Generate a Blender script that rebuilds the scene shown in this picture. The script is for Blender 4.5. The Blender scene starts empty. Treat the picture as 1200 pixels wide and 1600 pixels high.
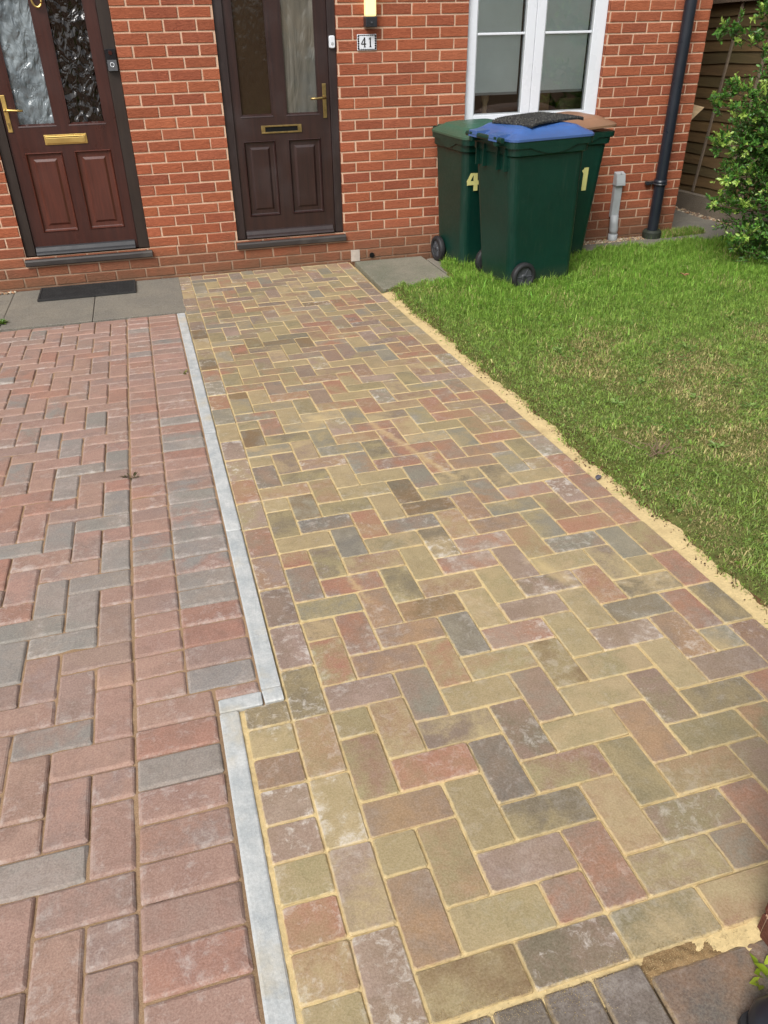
import bpy, bmesh, math, random
import numpy as np
from mathutils import Matrix, Vector
R = math.radians
random.seed(7); rng = np.random.default_rng(11)
S = bpy.context.scene
COL = S.collection

# ------------------------------------------------------------------ camera, sky, sun, exposure
RM = [[0.9612156, 0.2253939, 0.1589404], [-0.2755873, 0.8074630, 0.5215891], [-0.0107755, -0.5451615, 0.8382618]]
cd = bpy.data.cameras.new('camera'); cam = bpy.data.objects.new('camera', cd); COL.objects.link(cam)
cd.sensor_fit = 'VERTICAL'; cd.sensor_height = 24.0; cd.lens = 24.0 * 1226.2 / 1600
cd.clip_start = 0.05; cd.clip_end = 2000
m = Matrix.Identity(4)
for r_ in range(3):
    m[r_][0] = RM[r_][0]; m[r_][1] = RM[r_][2]; m[r_][2] = -RM[r_][1]
m.translation = Vector((-1.845588, -6.492896, 1.883631))
cam.matrix_world = m
S.camera = cam

SUN_EL, SUN_AZ = 47.0, 222.0          # compass azimuth: from behind-left of the camera
w = bpy.data.worlds.new('World'); S.world = w; w.use_nodes = True
nt = w.node_tree; bg = nt.nodes['Background']
sky = nt.nodes.new('ShaderNodeTexSky'); sky.sky_type = 'NISHITA'; sky.sun_disc = False
sky.sun_elevation = R(SUN_EL); sky.sun_rotation = R(SUN_AZ)
sky.air_density = 1.0; sky.dust_density = 4.0
hs = nt.nodes.new('ShaderNodeHueSaturation'); hs.inputs['Saturation'].default_value = 0.30
nt.links.new(sky.outputs[0], hs.inputs['Color']); nt.links.new(hs.outputs[0], bg.inputs['Color'])
bg.inputs['Strength'].default_value = 0.11
sl = bpy.data.lights.new('sun', 'SUN'); so = bpy.data.objects.new('sun', sl); COL.objects.link(so)
sl.energy = 2.0; sl.angle = R(30); sl.color = (1.0, 0.985, 0.955)
sd = Vector((math.sin(R(SUN_AZ)) * math.cos(R(SUN_EL)), math.cos(R(SUN_AZ)) * math.cos(R(SUN_EL)), math.sin(R(SUN_EL))))
so.rotation_euler = sd.to_track_quat('Z', 'Y').to_euler()
so.location = (-4, -9, 9)
S.view_settings.view_transform = 'Standard'; S.view_settings.look = 'None'
S.view_settings.exposure = 0.60; S.view_settings.gamma = 1.0
S.cycles.max_bounces = 6; S.cycles.transparent_max_bounces = 8

# ------------------------------------------------------------------ helpers
def lin(c):
    return tuple(((v / 255) / 12.92 if v / 255 <= .04045 else ((v / 255 + .055) / 1.055) ** 2.4) for v in c)
def alb(c, k=.8):
    return tuple(x * k for x in lin(c))

class MB:
    """collects geometry and point attributes, links it as ONE mesh object"""
    def __init__(s):
        s.v = []; s.f = []; s.m = []; s.att = {}
    def add(s, verts, faces, mat=0, **att):
        o = len(s.v)
        s.v.extend(verts)
        for f in faces:
            s.f.append(tuple(i + o for i in f)); s.m.append(mat)
        for k, val in att.items():
            L = s.att.setdefault(k, {})
            if isinstance(val, list):
                for i, q in enumerate(val): L[o + i] = q
            else:
                for i in range(len(verts)): L[o + i] = val
        return o
    def box(s, x0, x1, y0, y1, z0, z1, mat=0, bev=0.0, **att):
        if bev <= 0:
            v = [(x0, y0, z0), (x1, y0, z0), (x1, y1, z0), (x0, y1, z0), (x0, y0, z1), (x1, y0, z1), (x1, y1, z1), (x0, y1, z1)]
            f = [(0, 3, 2, 1), (4, 5, 6, 7), (0, 1, 5, 4), (1, 2, 6, 5), (2, 3, 7, 6), (3, 0, 4, 7)]
            s.add(v, f, mat, **att); return
        bm = bmesh.new(); bmesh.ops.create_cube(bm, size=1)
        for q in bm.verts:
            q.co = Vector(((x0 + x1) / 2 + q.co.x * (x1 - x0), (y0 + y1) / 2 + q.co.y * (y1 - y0), (z0 + z1) / 2 + q.co.z * (z1 - z0)))
        bmesh.ops.bevel(bm, geom=bm.edges[:], offset=bev, segments=2, affect='EDGES', profile=.6)
        bm.verts.index_update()
        s.add([tuple(q.co) for q in bm.verts], [tuple(q.index for q in f.verts) for f in bm.faces], mat, **att)
        bm.free()
    def loft(s, rings, mat=0, cap0=True, cap1=True, **att):
        n = len(rings[0]); v = [p for r in rings for p in r]; f = []
        for i in range(len(rings) - 1):
            for j in range(n):
                a = i * n + j; b = i * n + (j + 1) % n
                f.append((a, b, b + n, a + n))
        if cap0: f.append(tuple(reversed(range(n))))
        if cap1: f.append(tuple(range((len(rings) - 1) * n, len(rings) * n)))
        s.add(v, f, mat, **att)
    def tube(s, pts, rad, n=10, mat=0, caps=True, **att):
        pts = [Vector(p) for p in pts]; rings = []
        for i, p in enumerate(pts):
            t = (pts[min(i + 1, len(pts) - 1)] - pts[max(i - 1, 0)]).normalized()
            up = Vector((0, 0, 1)) if abs(t.z) < .9 else Vector((1, 0, 0))
            u = t.cross(up).normalized(); q = u.cross(t)
            rr = rad[i] if isinstance(rad, (list, tuple)) else rad
            rings.append([tuple(p + (u * math.cos(2 * math.pi * k / n) + q * math.sin(2 * math.pi * k / n)) * rr) for k in range(n)])
        s.loft(rings, mat, caps, caps, **att)
    def build(s, name, mats, parent=None, smooth=False):
        me = bpy.data.meshes.new(name)
        me.from_pydata(s.v, [], s.f)
        for mm in (mats if isinstance(mats, (list, tuple)) else [mats]): me.materials.append(mm)
        me.polygons.foreach_set('material_index', s.m)
        for k, L in s.att.items():
            smp = next(iter(L.values()))
            if isinstance(smp, (tuple, list)):
                a = me.attributes.new(k, 'FLOAT_COLOR', 'POINT'); arr = np.ones((len(s.v), 4), np.float32)
                for i, q in L.items(): arr[i, :len(q)] = q
                a.data.foreach_set('color', arr.ravel())
            else:
                a = me.attributes.new(k, 'FLOAT', 'POINT'); arr = np.zeros(len(s.v), np.float32)
                for i, q in L.items(): arr[i] = q
                a.data.foreach_set('value', arr)
        if smooth: me.polygons.foreach_set('use_smooth', [True] * len(me.polygons))
        me.update()
        o = bpy.data.objects.new(name, me); COL.objects.link(o)
        if parent: o.parent = parent
        return o

def np_mesh(name, verts, faces_flat, loop_tot, mat, colors=None, parent=None, smooth=False):
    me = bpy.data.meshes.new(name)
    me.vertices.add(len(verts)); me.vertices.foreach_set('co', np.asarray(verts, np.float32).ravel())
    me.loops.add(len(faces_flat)); me.loops.foreach_set('vertex_index', np.asarray(faces_flat, np.int32))
    st = np.concatenate([[0], np.cumsum(loop_tot)[:-1]]).astype(np.int32)
    me.polygons.add(len(loop_tot)); me.polygons.foreach_set('loop_start', st)
    me.materials.append(mat)
    if colors is not None:
        a = me.attributes.new('tint', 'FLOAT_COLOR', 'POINT')
        c = np.ones((len(verts), 4), np.float32); c[:, :3] = colors; a.data.foreach_set('color', c.ravel())
    if smooth: me.polygons.foreach_set('use_smooth', np.ones(len(loop_tot), bool))
    me.update(calc_edges=True); me.validate()
    o = bpy.data.objects.new(name, me); COL.objects.link(o)
    if parent: o.parent = parent
    return o

def empty(name, loc=(0, 0, 0), rz=0):
    o = bpy.data.objects.new(name, None); COL.objects.link(o); o.location = loc; o.rotation_euler = (0, 0, rz); o.empty_display_size = .1
    return o
def tag(o, label=None, cat=None, group=None, kind=None):
    if label: o['label'] = label
    if cat: o['category'] = cat
    if group: o['group'] = group
    if kind: o['kind'] = kind
    return o

# --- node DSL
class NT:
    def __init__(s, name):
        s.mat = bpy.data.materials.new(name); s.mat.use_nodes = True; s.t = s.mat.node_tree
        s.b = s.t.nodes['Principled BSDF']; s.out = s.t.nodes['Material Output']
        s.co = None
    def n(s, typ, ins=None, **props):
        q = s.t.nodes.new(typ)
        for k, v in props.items(): setattr(q, k, v)
        for k, v in (ins or {}).items(): s.set(q.inputs[k], v)
        return q
    def set(s, sock, v):
        if isinstance(v, bpy.types.NodeSocket): s.t.links.new(v, sock)
        elif isinstance(v, (tuple, list)) and sock.type == 'RGBA' and len(v) == 3: sock.default_value = (*v, 1)
        else: sock.default_value = v
    def coord(s):
        if not s.co: s.co = s.n('ShaderNodeTexCoord').outputs['Object']
        return s.co
    def scaled(s, sc, off=None):
        q = s.n('ShaderNodeMapping', {'Vector': s.coord(), 'Scale': sc})
        if off is not None: s.set(q.inputs['Location'], off)
        return q.outputs[0]
    def noise(s, scale, detail=4, rough=.55, vec=None, dist=0):
        return s.n('ShaderNodeTexNoise', {'Vector': vec or s.coord(), 'Scale': scale, 'Detail': detail, 'Roughness': rough, 'Distortion': dist}).outputs[0]
    def vor(s, scale, vec=None, feature='F1'):
        return s.n('ShaderNodeTexVoronoi', {'Vector': vec or s.coord(), 'Scale': scale}, feature=feature).outputs[0]
    def ramp(s, f, a, b, lo=0.0, hi=1.0):
        return s.n('ShaderNodeMapRange', {0: f, 1: a, 2: b, 3: lo, 4: hi}).outputs[0]
    def mix(s, f, a, b, mode='MIX'):
        q = s.n('ShaderNodeMix', data_type='RGBA', blend_type=mode)
        s.set(q.inputs[0], f); s.set(q.inputs[6], a); s.set(q.inputs[7], b)
        return q.outputs[2]
    def math(s, op, a, b=0.0):
        q = s.n('ShaderNodeMath', operation=op); s.set(q.inputs[0], a); s.set(q.inputs[1], b); return q.outputs[0]
    def attr(s, name, out='Color'):
        return s.n('ShaderNodeAttribute', attribute_name=name).outputs[out]
    def bump(s, h, strength=.5, dist=.002, prev=None):
        q = s.n('ShaderNodeBump', {'Height': h, 'Strength': strength, 'Distance': dist})
        if prev: s.set(q.inputs['Normal'], prev)
        return q.outputs[0]
    def fin(s, color, rough=.7, normal=None, spec=.5, metal=0.0, **kw):
        s.set(s.b.inputs['Base Color'], color); s.set(s.b.inputs['Roughness'], rough)
        s.set(s.b.inputs['Specular IOR Level'], spec); s.set(s.b.inputs['Metallic'], metal)
        if normal: s.set(s.b.inputs['Normal'], normal)
        for k, v in kw.items(): s.set(s.b.inputs[k], v)
        return s.mat

def simple(name, c, rough=.5, spec=.5, metal=0, var=.12, scale=12, bump=0.0, bscale=200):
    t = NT(name)
    nz = t.noise(scale, 5, .6)
    col = t.mix(t.ramp(nz, .3, .7), tuple(x * (1 - var) for x in c), tuple(min(1, x * (1 + var)) for x in c))
    nrm = t.bump(t.noise(bscale, 3), bump, .001) if bump else None
    return t.fin(col, t.ramp(t.noise(scale * 2.3, 4), .3, .7, max(.02, rough - .07), rough + .07), nrm, spec, metal)

# ------------------------------------------------------------------ site frame
CELL = 0.20122 / 2; BX, BY, TH = -1.59865, -5.67048, 0.00496
def gz(x, y):
    if y < -7.2: y = -7.2
    if y < -0.9: return 0.0315 - 0.0573 * y
    if y < 0: return 0.057 - 0.029 * y
    return 0.057 - 0.02 * min(y, 6)
def cw(a, b):
    return (BX + CELL * (a * math.cos(TH) - b * math.sin(TH)), BY + CELL * (a * math.sin(TH) + b * math.cos(TH)))

# ------------------------------------------------------------------ materials
def paver_mat(name, sand_c, sand_amt, bloom_amt, edge_sand):
    t = NT(name)
    A = t.attr('tint_a'); B = t.attr('tint_b'); rnd = t.attr('rnd', 'Fac'); blm = t.attr('bloom', 'Fac'); edge = t.attr('edge', 'Fac')
    off = t.n('ShaderNodeCombineXYZ', {0: t.math('MULTIPLY', rnd, 37.0), 1: t.math('MULTIPLY', rnd, 91.0), 2: 0.0}).outputs[0]
    vec = t.n('ShaderNodeVectorMath', {0: t.coord(), 1: off}, operation='ADD').outputs[0]
    n1 = t.noise(8, 4, .6, vec, .3); n2 = t.noise(26, 5, .65, vec); n3 = t.noise(230, 3, .7); n4 = t.noise(70, 6, .7, vec)
    mx = t.ramp(t.math('ADD', n1, t.math('MULTIPLY', n4, .3)), .52, .76)
    col = t.mix(mx, A, B)
    # grit: light and dark aggregate grains
    col = t.mix(t.ramp(n3, .36, .64), t.mix(.2, col, (0.04, .03, .025)), t.mix(.10, col, (.7, .64, .54)))
    gr = t.vor(300)
    col = t.mix(t.ramp(gr, .0, .15, .4, 0), col, (.6, .56, .48))
    col = t.mix(t.ramp(t.vor(240, vec), .0, .12, .5, 0), col, (.03, .026, .022))
    # damp or dirty clouds, then a paler rubbed middle
    n5 = t.noise(11, 6, .7, vec, 1.2)
    col = t.mix(t.ramp(n5, .5, .72, .0, .42), col, t.mix(.55, col, (.045, .036, .028)))
    # efflorescence bloom: chalky scuffs and clouds, heavier towards the block edges
    n6 = t.noise(34, 8, .78, vec, .5)
    bl = t.ramp(t.math('ADD', t.math('ADD', n6, t.math('MULTIPLY', n1, .55)), t.math('MULTIPLY', edge, .07)), .81, .97)
    bl = t.math('MULTIPLY', t.math('MULTIPLY', bl, blm), t.ramp(n4, .3, .6, .3, 1))
    col = t.mix(t.math('MULTIPLY', bl, bloom_amt), col, (.62, .59, .55))
    sc = t.noise(7, 8, .8, t.n('ShaderNodeMapping', {'Vector': vec, 'Scale': (1, 3.2, 1), 'Rotation': (0, 0, .7)}).outputs[0], .6)
    col = t.mix(t.math('MULTIPLY', t.ramp(sc, .62, .78, 0, .42), t.ramp(n4, .4, .6)), col, (.58, .55, .5))
    # jointing sand left on the faces
    s1 = t.noise(2.6, 6, .65, None, .8)
    sm = t.math('MULTIPLY', t.ramp(s1, .5, .8), t.ramp(n4, .35, .65, .3, 1))
    sm = t.math('MULTIPLY', sm, sand_amt)
    sm = t.math('MAXIMUM', sm, t.math('MULTIPLY', t.ramp(t.noise(1.1, 5, .7), .3, .66, .08, .46), sand_amt))
    es = t.math('MULTIPLY', t.ramp(t.math('ADD', edge, t.math('MULTIPLY', t.math('SUBTRACT', n4, .5), 1.1)), .55, 1.0), edge_sand)
    if sand_amt > .3:   # the brushed drift across the middle of the path
        sep = t.n('ShaderNodeSeparateXYZ', {0: t.coord()})
        for (x0, y0, x1, y1, wd) in ((-1.02, -3.22, -.82, -3.95, .03), (-.8, -4.55, -.72, -4.75, .05), (-1.42, -4.42, -1.38, -4.62, .02), (-1.28, -3.05, -1.2, -3.2, .07)):
            L = math.hypot(x1 - x0, y1 - y0); ux, uy = (x1 - x0) / L, (y1 - y0) / L
            px = t.math('SUBTRACT', sep.outputs[0], x0); py = t.math('SUBTRACT', sep.outputs[1], y0)
            al = t.math('ADD', t.math('MULTIPLY', px, ux), t.math('MULTIPLY', py, uy))
            ac = t.math('ABSOLUTE', t.math('ADD', t.math('ADD', t.math('MULTIPLY', px, -uy), t.math('MULTIPLY', py, ux)), t.math('MULTIPLY', t.math('SUBTRACT', n2, .5), .08)))
            mk = t.math('MULTIPLY', t.ramp(ac, wd, wd * .1), t.math('MULTIPLY', t.ramp(al, -.06, .05), t.ramp(al, L + .06, L - .05)))
            sm = t.math('MAXIMUM', sm, t.math('MULTIPLY', mk, .5))
    sm = t.math('MAXIMUM', sm, es)
    col = t.mix(sm, col, sand_c)
    nb = t.bump(n3, .55, .0012); nb = t.bump(n4, .45, .003, nb)
    return t.fin(col, t.ramp(n2, .3, .7, .74, .92), nb, .35)

SAND = alb((220, 195, 142), .78); GRIT = alb((150, 118, 92))
M_PATH = paver_mat('path_block', SAND, .42, .95, .65)
M_DRIVE = paver_mat('drive_block', alb((190, 165, 142)), .2, .42, .1)
M_SETT = paver_mat('dark_sett', alb((200, 170, 110)), .3, .35, .3)

def sand_mat(name, c, dark):
    t = NT(name)
    n = t.noise(90, 6, .7); n2 = t.noise(7, 5, .6); g = t.noise(700, 2)
    col = t.mix(t.ramp(n, .3, .7), tuple(x * .8 for x in c), tuple(min(1, x * 1.12) for x in c))
    col = t.mix(t.ramp(n2, .52, .75, 0, dark), col, alb((120, 92, 62)))
    col = t.mix(t.ramp(g, .35, .65, 0, .25), col, alb((235, 215, 170)))
    return t.fin(col, .95, t.bump(n, .5, .004, t.bump(g, .5, .001)), .2)
M_SAND = sand_mat('kiln_dried_sand', SAND, .45)
M_DAMP = sand_mat('damp_sand', alb((128, 98, 62)), .8)
M_GRIT = sand_mat('old_joint_grit', GRIT, .7)

def concrete(name, c, c2, sc=6):
    t = NT(name)
    n = t.noise(sc, 6, .65); n2 = t.noise(120, 4, .7); n3 = t.noise(sc * 5, 5, .7); v = t.vor(260)
    col = t.mix(t.ramp(n, .35, .68), c, c2)
    col = t.mix(t.ramp(n3, .5, .75, 0, .4), col, tuple(x * .55 for x in c))
    col = t.mix(t.ramp(n2, .35, .7, .0, .2), col, (.7, .68, .64))
    col = t.mix(t.ramp(v, 0, .15, .3, 0), col, (.08, .075, .07))
    return t.fin(col, .88, t.bump(n2, .5, .0015, t.bump(n3, .3, .003)), .3)
def kerb_mat():
    t = NT('pale_concrete')
    n = t.noise(14, 7, .7); n2 = t.noise(150, 4, .7); n3 = t.noise(5, 5, .65); st = t.noise(3, 7, .75, t.scaled((9, 1.1, 1)), 1.0)
    col = t.mix(t.ramp(n, .35, .65), alb((212, 213, 210), .85), alb((178, 183, 184), .85))
    col = t.mix(t.ramp(st, .5, .7, 0, .4), col, alb((150, 156, 158)))
    col = t.mix(t.ramp(n3, .55, .72, 0, .45), col, SAND)
    col = t.mix(t.ramp(n2, .3, .7, .3, .0), col, (.12, .12, .11))
    col = t.mix(t.ramp(t.vor(210), 0, .14, .6, 0), col, (.1, .1, .09))
    return t.fin(col, .9, t.bump(n2, .6, .0015, t.bump(n, .5, .004)), .3)
M_KERB = kerb_mat()
M_SLAB = concrete('weathered_slab', alb((104, 99, 88)), alb((124, 117, 101)), 3)
M_SLABD = concrete('mossy_slab', alb((100, 102, 80)), alb((132, 126, 108)), 4)

def soil_mat():
    t = NT('soil')
    n = t.noise(30, 6, .7); n2 = t.noise(3, 4)
    col = t.mix(t.ramp(n, .35, .65), alb((70, 50, 34)), alb((118, 90, 62)))
    return t.fin(col, .97, t.bump(n, .8, .012), .15)
M_SOIL = soil_mat()
def thatch_mat():
    t = NT('lawn_thatch')
    n = t.noise(45, 6, .7); n2 = t.noise(3.5, 4)
    col = t.mix(t.ramp(n, .35, .65), alb((82, 92, 46)), alb((126, 126, 74)))
    col = t.mix(t.ramp(n2, .45, .7), col, alb((98, 104, 50)))
    return t.fin(col, .97, t.bump(n, .9, .012), .1)
M_THATCH = thatch_mat()

def leafy(name, trans=.35, rough=.5, spec=.4):
    t = NT(name)
    A = t.attr('tint')
    nz = t.noise(60, 3)
    col = t.mix(t.ramp(nz, .35, .65, 0, .25), A, t.mix(.5, A, (.02, .03, .01)))
    t.fin(col, rough, None, spec)
    tr = t.n('ShaderNodeBsdfTranslucent', {'Color': col})
    ms = t.n('ShaderNodeMixShader', {0: trans, 1: t.b.outputs[0], 2: tr.outputs[0]})
    t.t.links.new(ms.outputs[0], t.out.inputs[0])
    return t.mat
M_GRASS = leafy('grass_blade', .4, .55, .3)
M_LEAF = leafy('shrub_leaf', .3, .32, .5)
M_DEAD = leafy('dead_leaf', .15, .8, .2)

def brick_mat():
    t = NT('rustic_brick')
    A = t.attr('tint_a'); rnd = t.attr('rnd', 'Fac')
    off = t.n('ShaderNodeCombineXYZ', {0: t.math('MULTIPLY', rnd, 31.0), 1: 0.0, 2: t.math('MULTIPLY', rnd, 77.0)}).outputs[0]
    vec = t.n('ShaderNodeVectorMath', {0: t.coord(), 1: off}, operation='ADD').outputs[0]
    st = t.n('ShaderNodeMapping', {'Vector': vec, 'Scale': (1.0, 1.0, 3.2)}).outputs[0]
    drag = t.noise(26, 3, .6, st, 1.4); fine = t.noise(160, 4, .7, vec); big = t.noise(5, 4, .6, vec)
    col = t.mix(t.ramp(drag, .35, .65), t.mix(.3, A, (.06, .022, .012)), t.mix(.1, A, (.55, .26, .15)))
    col = t.mix(t.ramp(big, .4, .75, 0, .3), col, t.mix(.5, A, alb((96, 44, 32))))
    col = t.mix(t.ramp(fine, .3, .72, .28, .0), col, (.05, .02, .014))
    sep = t.n('ShaderNodeSeparateXYZ', {0: t.coord()})
    z = t.math('ADD', sep.outputs[2], t.math('MULTIPLY', t.math('SUBTRACT', t.noise(6, 4), .5), .25))
    spl = t.ramp(z, .40, .04, 0, .8)                      # rain-splashed grime on the lowest courses
    col = t.mix(spl, col, alb((104, 84, 64)))
    return t.fin(col, .85, t.bump(drag, .9, .006, t.bump(fine, .5, .0015)), .3)
M_BRICK = brick_mat()
def mortar_mat():
    t = NT('sand_mortar')
    n = t.noise(130, 4, .7); n2 = t.noise(4, 4)
    col = t.mix(t.ramp(n, .3, .7), alb((192, 156, 130), .92), alb((220, 190, 164), .92))
    col = t.mix(t.ramp(n2, .5, .75, 0, .45), col, alb((172, 134, 108)))
    sep = t.n('ShaderNodeSeparateXYZ', {0: t.coord()})
    z = t.math('ADD', sep.outputs[2], t.math('MULTIPLY', t.math('SUBTRACT', t.noise(6, 4), .5), .25))
    col = t.mix(t.ramp(z, .36, .06, 0, .85), col, alb((112, 90, 72)))
    return t.fin(col, .92, t.bump(n, .6, .002), .2)
M_MORTAR = mortar_mat()

def wood_mat(name, c1, c2, rough, coat=0.0, axis='z', wear=None, wear_amt=0.0):
    t = NT(name)
    sc = {'z': (22, 22, 1.3), 'x': (1.3, 22, 22), 'y': (22, 1.3, 22)}[axis]
    v = t.scaled(sc)
    n = t.noise(2.2, 6, .65, v, .5); n2 = t.noise(9, 4, .6, v); n3 = t.noise(4, 5)
    col = t.mix(t.ramp(n, .35, .68), c1, c2)
    col = t.mix(t.ramp(n2, .5, .8, 0, .4), col, tuple(x * .45 for x in c1))
    if wear: col = t.mix(t.ramp(n3, .5, .72, 0, wear_amt), col, wear)
    return t.fin(col, t.ramp(n3, .3, .7, rough - .06, rough + .08), t.bump(n2, .25, .001), .5, 0.0, **{'Coat Weight': coat, 'Coat Roughness': .25})
M_DOOR_RED = wood_mat('mahogany_gloss', alb((58, 29, 24)), alb((75, 38, 30)), .32, .25)
M_DOOR_REDH = wood_mat('mahogany_panel', alb((78, 39, 29)), alb((98, 50, 37)), .34, .25)
M_FRAME_D = wood_mat('dark_frame', alb((42, 33, 28)), alb((53, 42, 35)), .42, .1)
M_DOOR_PLUM = wood_mat('weathered_plum', alb((42, 24, 22)), alb((58, 34, 29)), .42, .1, 'z', alb((66, 56, 56)), .35)
M_FRAME_P = wood_mat('weathered_frame', alb((40, 29, 29)), alb((54, 40, 38)), .45, .1, 'z', alb((70, 64, 65)), .3)
M_BAR = simple('grey_bar', alb((42, 42, 45)), .5, .5, 0, .2, 8)
M_SILLW = wood_mat('sill_wood', alb((46, 40, 38)), alb((62, 55, 52)), .55, 0, 'x', alb((112, 106, 98)), .4)
M_BRASS = simple('brass', (.66, .47, .16), .4, .5, 1.0, .06, 8)
M_BRASSD = simple('dull_brass', (.40, .29, .12), .38, .5, 1.0, .25, 30)
M_BLACK = simple('black_void', (.004, .004, .004), .8, .2)
M_RUBBER = simple('black_rubber', alb((38, 38, 40)), .6, .4, 0, .2, 30, .4, 250)
M_PVCW = simple('white_upvc', alb((232, 236, 242), .82), .28, .5, 0, .04, 3)
M_PIPE = simple('black_pipe', alb((36, 41, 50)), .33, .5, 0, .15, 6)
M_GREYP = simple('grey_plastic', alb((176, 180, 182)), .45, .4, 0, .1, 9)
M_COLLAR = simple('mossy_collar', alb((46, 52, 42)), .6, .4, 0, .35, 25)
M_WHITE = simple('white_glaze', alb((228, 232, 238), .85), .15, .5, 0, .02, 3)
M_INK = simple('black_ink', (.008, .008, .01), .25, .5)
M_DARKP = simple('charcoal_plastic', alb((44, 46, 50)), .4, .4, 0, .1, 20)
M_GREYF = simple('bell_face', alb((92, 94, 98)), .35, .5, 0, .08, 20)
M_TILE = simple('pale_patch', alb((192, 180, 168)), .8, .3, 0, .15, 20, .3)
def bin_mat(name, c, rough=.38):
    t = NT(name)
    n = t.noise(3, 5, .6); n2 = t.noise(40, 5, .7); st = t.noise(4, 4, .6, t.scaled((14, 14, 1.2)))
    col = t.mix(t.ramp(n, .35, .7), tuple(x * .85 for x in c), tuple(x * 1.15 for x in c))
    col = t.mix(t.ramp(st, .55, .8, 0, .10), col, alb((110, 110, 96)))
    col = t.mix(t.ramp(n2, .6, .85, 0, .08), col, alb((130, 126, 112)))
    sep = t.n('ShaderNodeSeparateXYZ', {0: t.coord()})
    zz = t.math('ADD', sep.outputs[2], t.math('MULTIPLY', t.math('SUBTRACT', n2, .5), .12))
    col = t.mix(t.ramp(zz, .14, .0, 0, .4), col, alb((84, 76, 56)))   # mud splashed on the foot
    return t.fin(col, t.ramp(n2, .3, .7, rough - .06, rough + .1), t.bump(t.noise(500, 2), .12, .0006), .5)
M_GREEN = bin_mat('green_plastic', alb((6, 52, 42)))
M_GREENL = bin_mat('green_lid_plastic', alb((40, 100, 82)), .36)
M_BLUE = bin_mat('blue_lid_plastic', alb((58, 108, 182)), .36)
M_BROWN = bin_mat('brown_lid_plastic', alb((158, 116, 90)), .42)
M_STICK = simple('pale_yellow_vinyl', alb((222, 216, 140)), .4, .4, 0, .06, 20)
M_HUB = simple('wheel_hub', alb((74, 76, 80)), .5, .4, 0, .2, 25)

def fence_mat(axis):
    t = NT('aged_fence_' + axis)
    sc = (22, 1.1, 22) if axis == 'y' else (22, 22, 1.1)
    v = t.scaled(sc); n = t.noise(2.0, 6, .65, v, .6); n2 = t.noise(10, 5, .7, v); n3 = t.noise(1.6, 4)
    A = t.attr('tint_a') if axis == 'y' else (.21, .16, .115)
    col = t.mix(t.ramp(n, .3, .7), t.mix(.45, A, (.02, .016, .01)), A)
    col = t.mix(t.ramp(n2, .5, .8, 0, .45), col, (.025, .02, .012))
    col = t.mix(t.ramp(n3, .48, .7, 0, .35), col, alb((92, 94, 58)))
    return t.fin(col, .85, t.bump(n2, .5, .003), .25)
M_BOARD = fence_mat('y'); M_BATTEN = fence_mat('z')
M_NEWWOOD = wood_mat('raw_plank', alb((176, 148, 108)), alb((202, 176, 136)), .7, 0, 'y')
M_GRAVELB = concrete('gravel_board', alb((96, 84, 66)), alb((120, 104, 82)), 6)
M_BARK = wood_mat('bark', alb((84, 66, 50)), alb((112, 92, 72)), .85)

def obscure(name, c1, c2, scale, strength, stretch=(1, 1, .55), rough=.06):
    t = NT(name)
    v = t.scaled(stretch)
    n = t.n('ShaderNodeTexVoronoi', {'Vector': v, 'Scale': scale, 'Smoothness': .8}, feature='SMOOTH_F1').outputs[0]
    n2 = t.noise(scale * .6, 2, .5, v, 1.5)
    h = t.math('ADD', n, n2)
    col = t.mix(t.ramp(t.noise(3, 3), .35, .65), c1, c2)
    return t.fin(col, rough, t.bump(h, strength, .02), .6)
M_GL1A = obscure('rippled_glass_reflection', alb((134, 144, 148)), alb((88, 96, 100)), 24, 1.0, (1, 1, .6), .03)  # bright reflections painted into the base colour as pale patches
M_GL1B = obscure('rippled_glass_dark', alb((30, 22, 17)), alb((20, 16, 14)), 26, 1.0, (1, 1, .6), .04)
M_GL2A = obscure('brown_glass', alb((48, 37, 27)), alb((55, 44, 32)), 40, .08)
M_GL2B = obscure('grey_glass', alb((112, 106, 94)), alb((92, 94, 90)), 16, .8, (1, 1, .25))
def window_glass():
    t = NT('window_glass'); t.t.nodes.remove(t.b)
    tr = t.n('ShaderNodeBsdfTransparent', {'Color': (.97, .985, .975)}); gl = t.n('ShaderNodeBsdfGlossy', {'Roughness': .02, 'Color': (.9, .93, .93)})
    fr = t.n('ShaderNodeFresnel', {'IOR': 1.7})
    ms = t.n('ShaderNodeMixShader', {0: fr.outputs[0], 1: tr.outputs[0], 2: gl.outputs[0]})
    t.t.links.new(ms.outputs[0], t.out.inputs[0]); return t.mat
M_WGLASS = window_glass()
M_BLIND = simple('roller_blind', alb((240, 250, 250), 1.0), .9, .2, 0, .06, 5, .3, 500)
M_ROOM = simple('room_dark', (.05, .045, .04), .9, .1)
def emit(name, c, k):
    t = NT(name); return t.fin(c, .35, None, .5, 0.0, **{'Emission Color': (*c, 1), 'Emission Strength': k})
M_LAMP = emit('lit_diffuser', (.86, .66, .28), .75)

# ------------------------------------------------------------------ ground, paving
def ground_sheet():
    xs = [-600, -60, -15, -6, 0, 6, 15, 60, 600]; ys = [-600, -60, -15, -7.2, -4, -2, -.9, 0, 3, 6, 20, 80, 600]
    mb = MB(); v = []
    for y in ys:
        for x in xs: v.append((x, y, gz(x, y) - .09))
    n = len(xs); f = [(j * n + i, j * n + i + 1, (j + 1) * n + i + 1, (j + 1) * n + i) for j in range(len(ys) - 1) for i in range(n - 1)]
    mb.add(v, f); return tag(mb.build('ground', M_SOIL), kind='structure')
ground_sheet()

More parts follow.
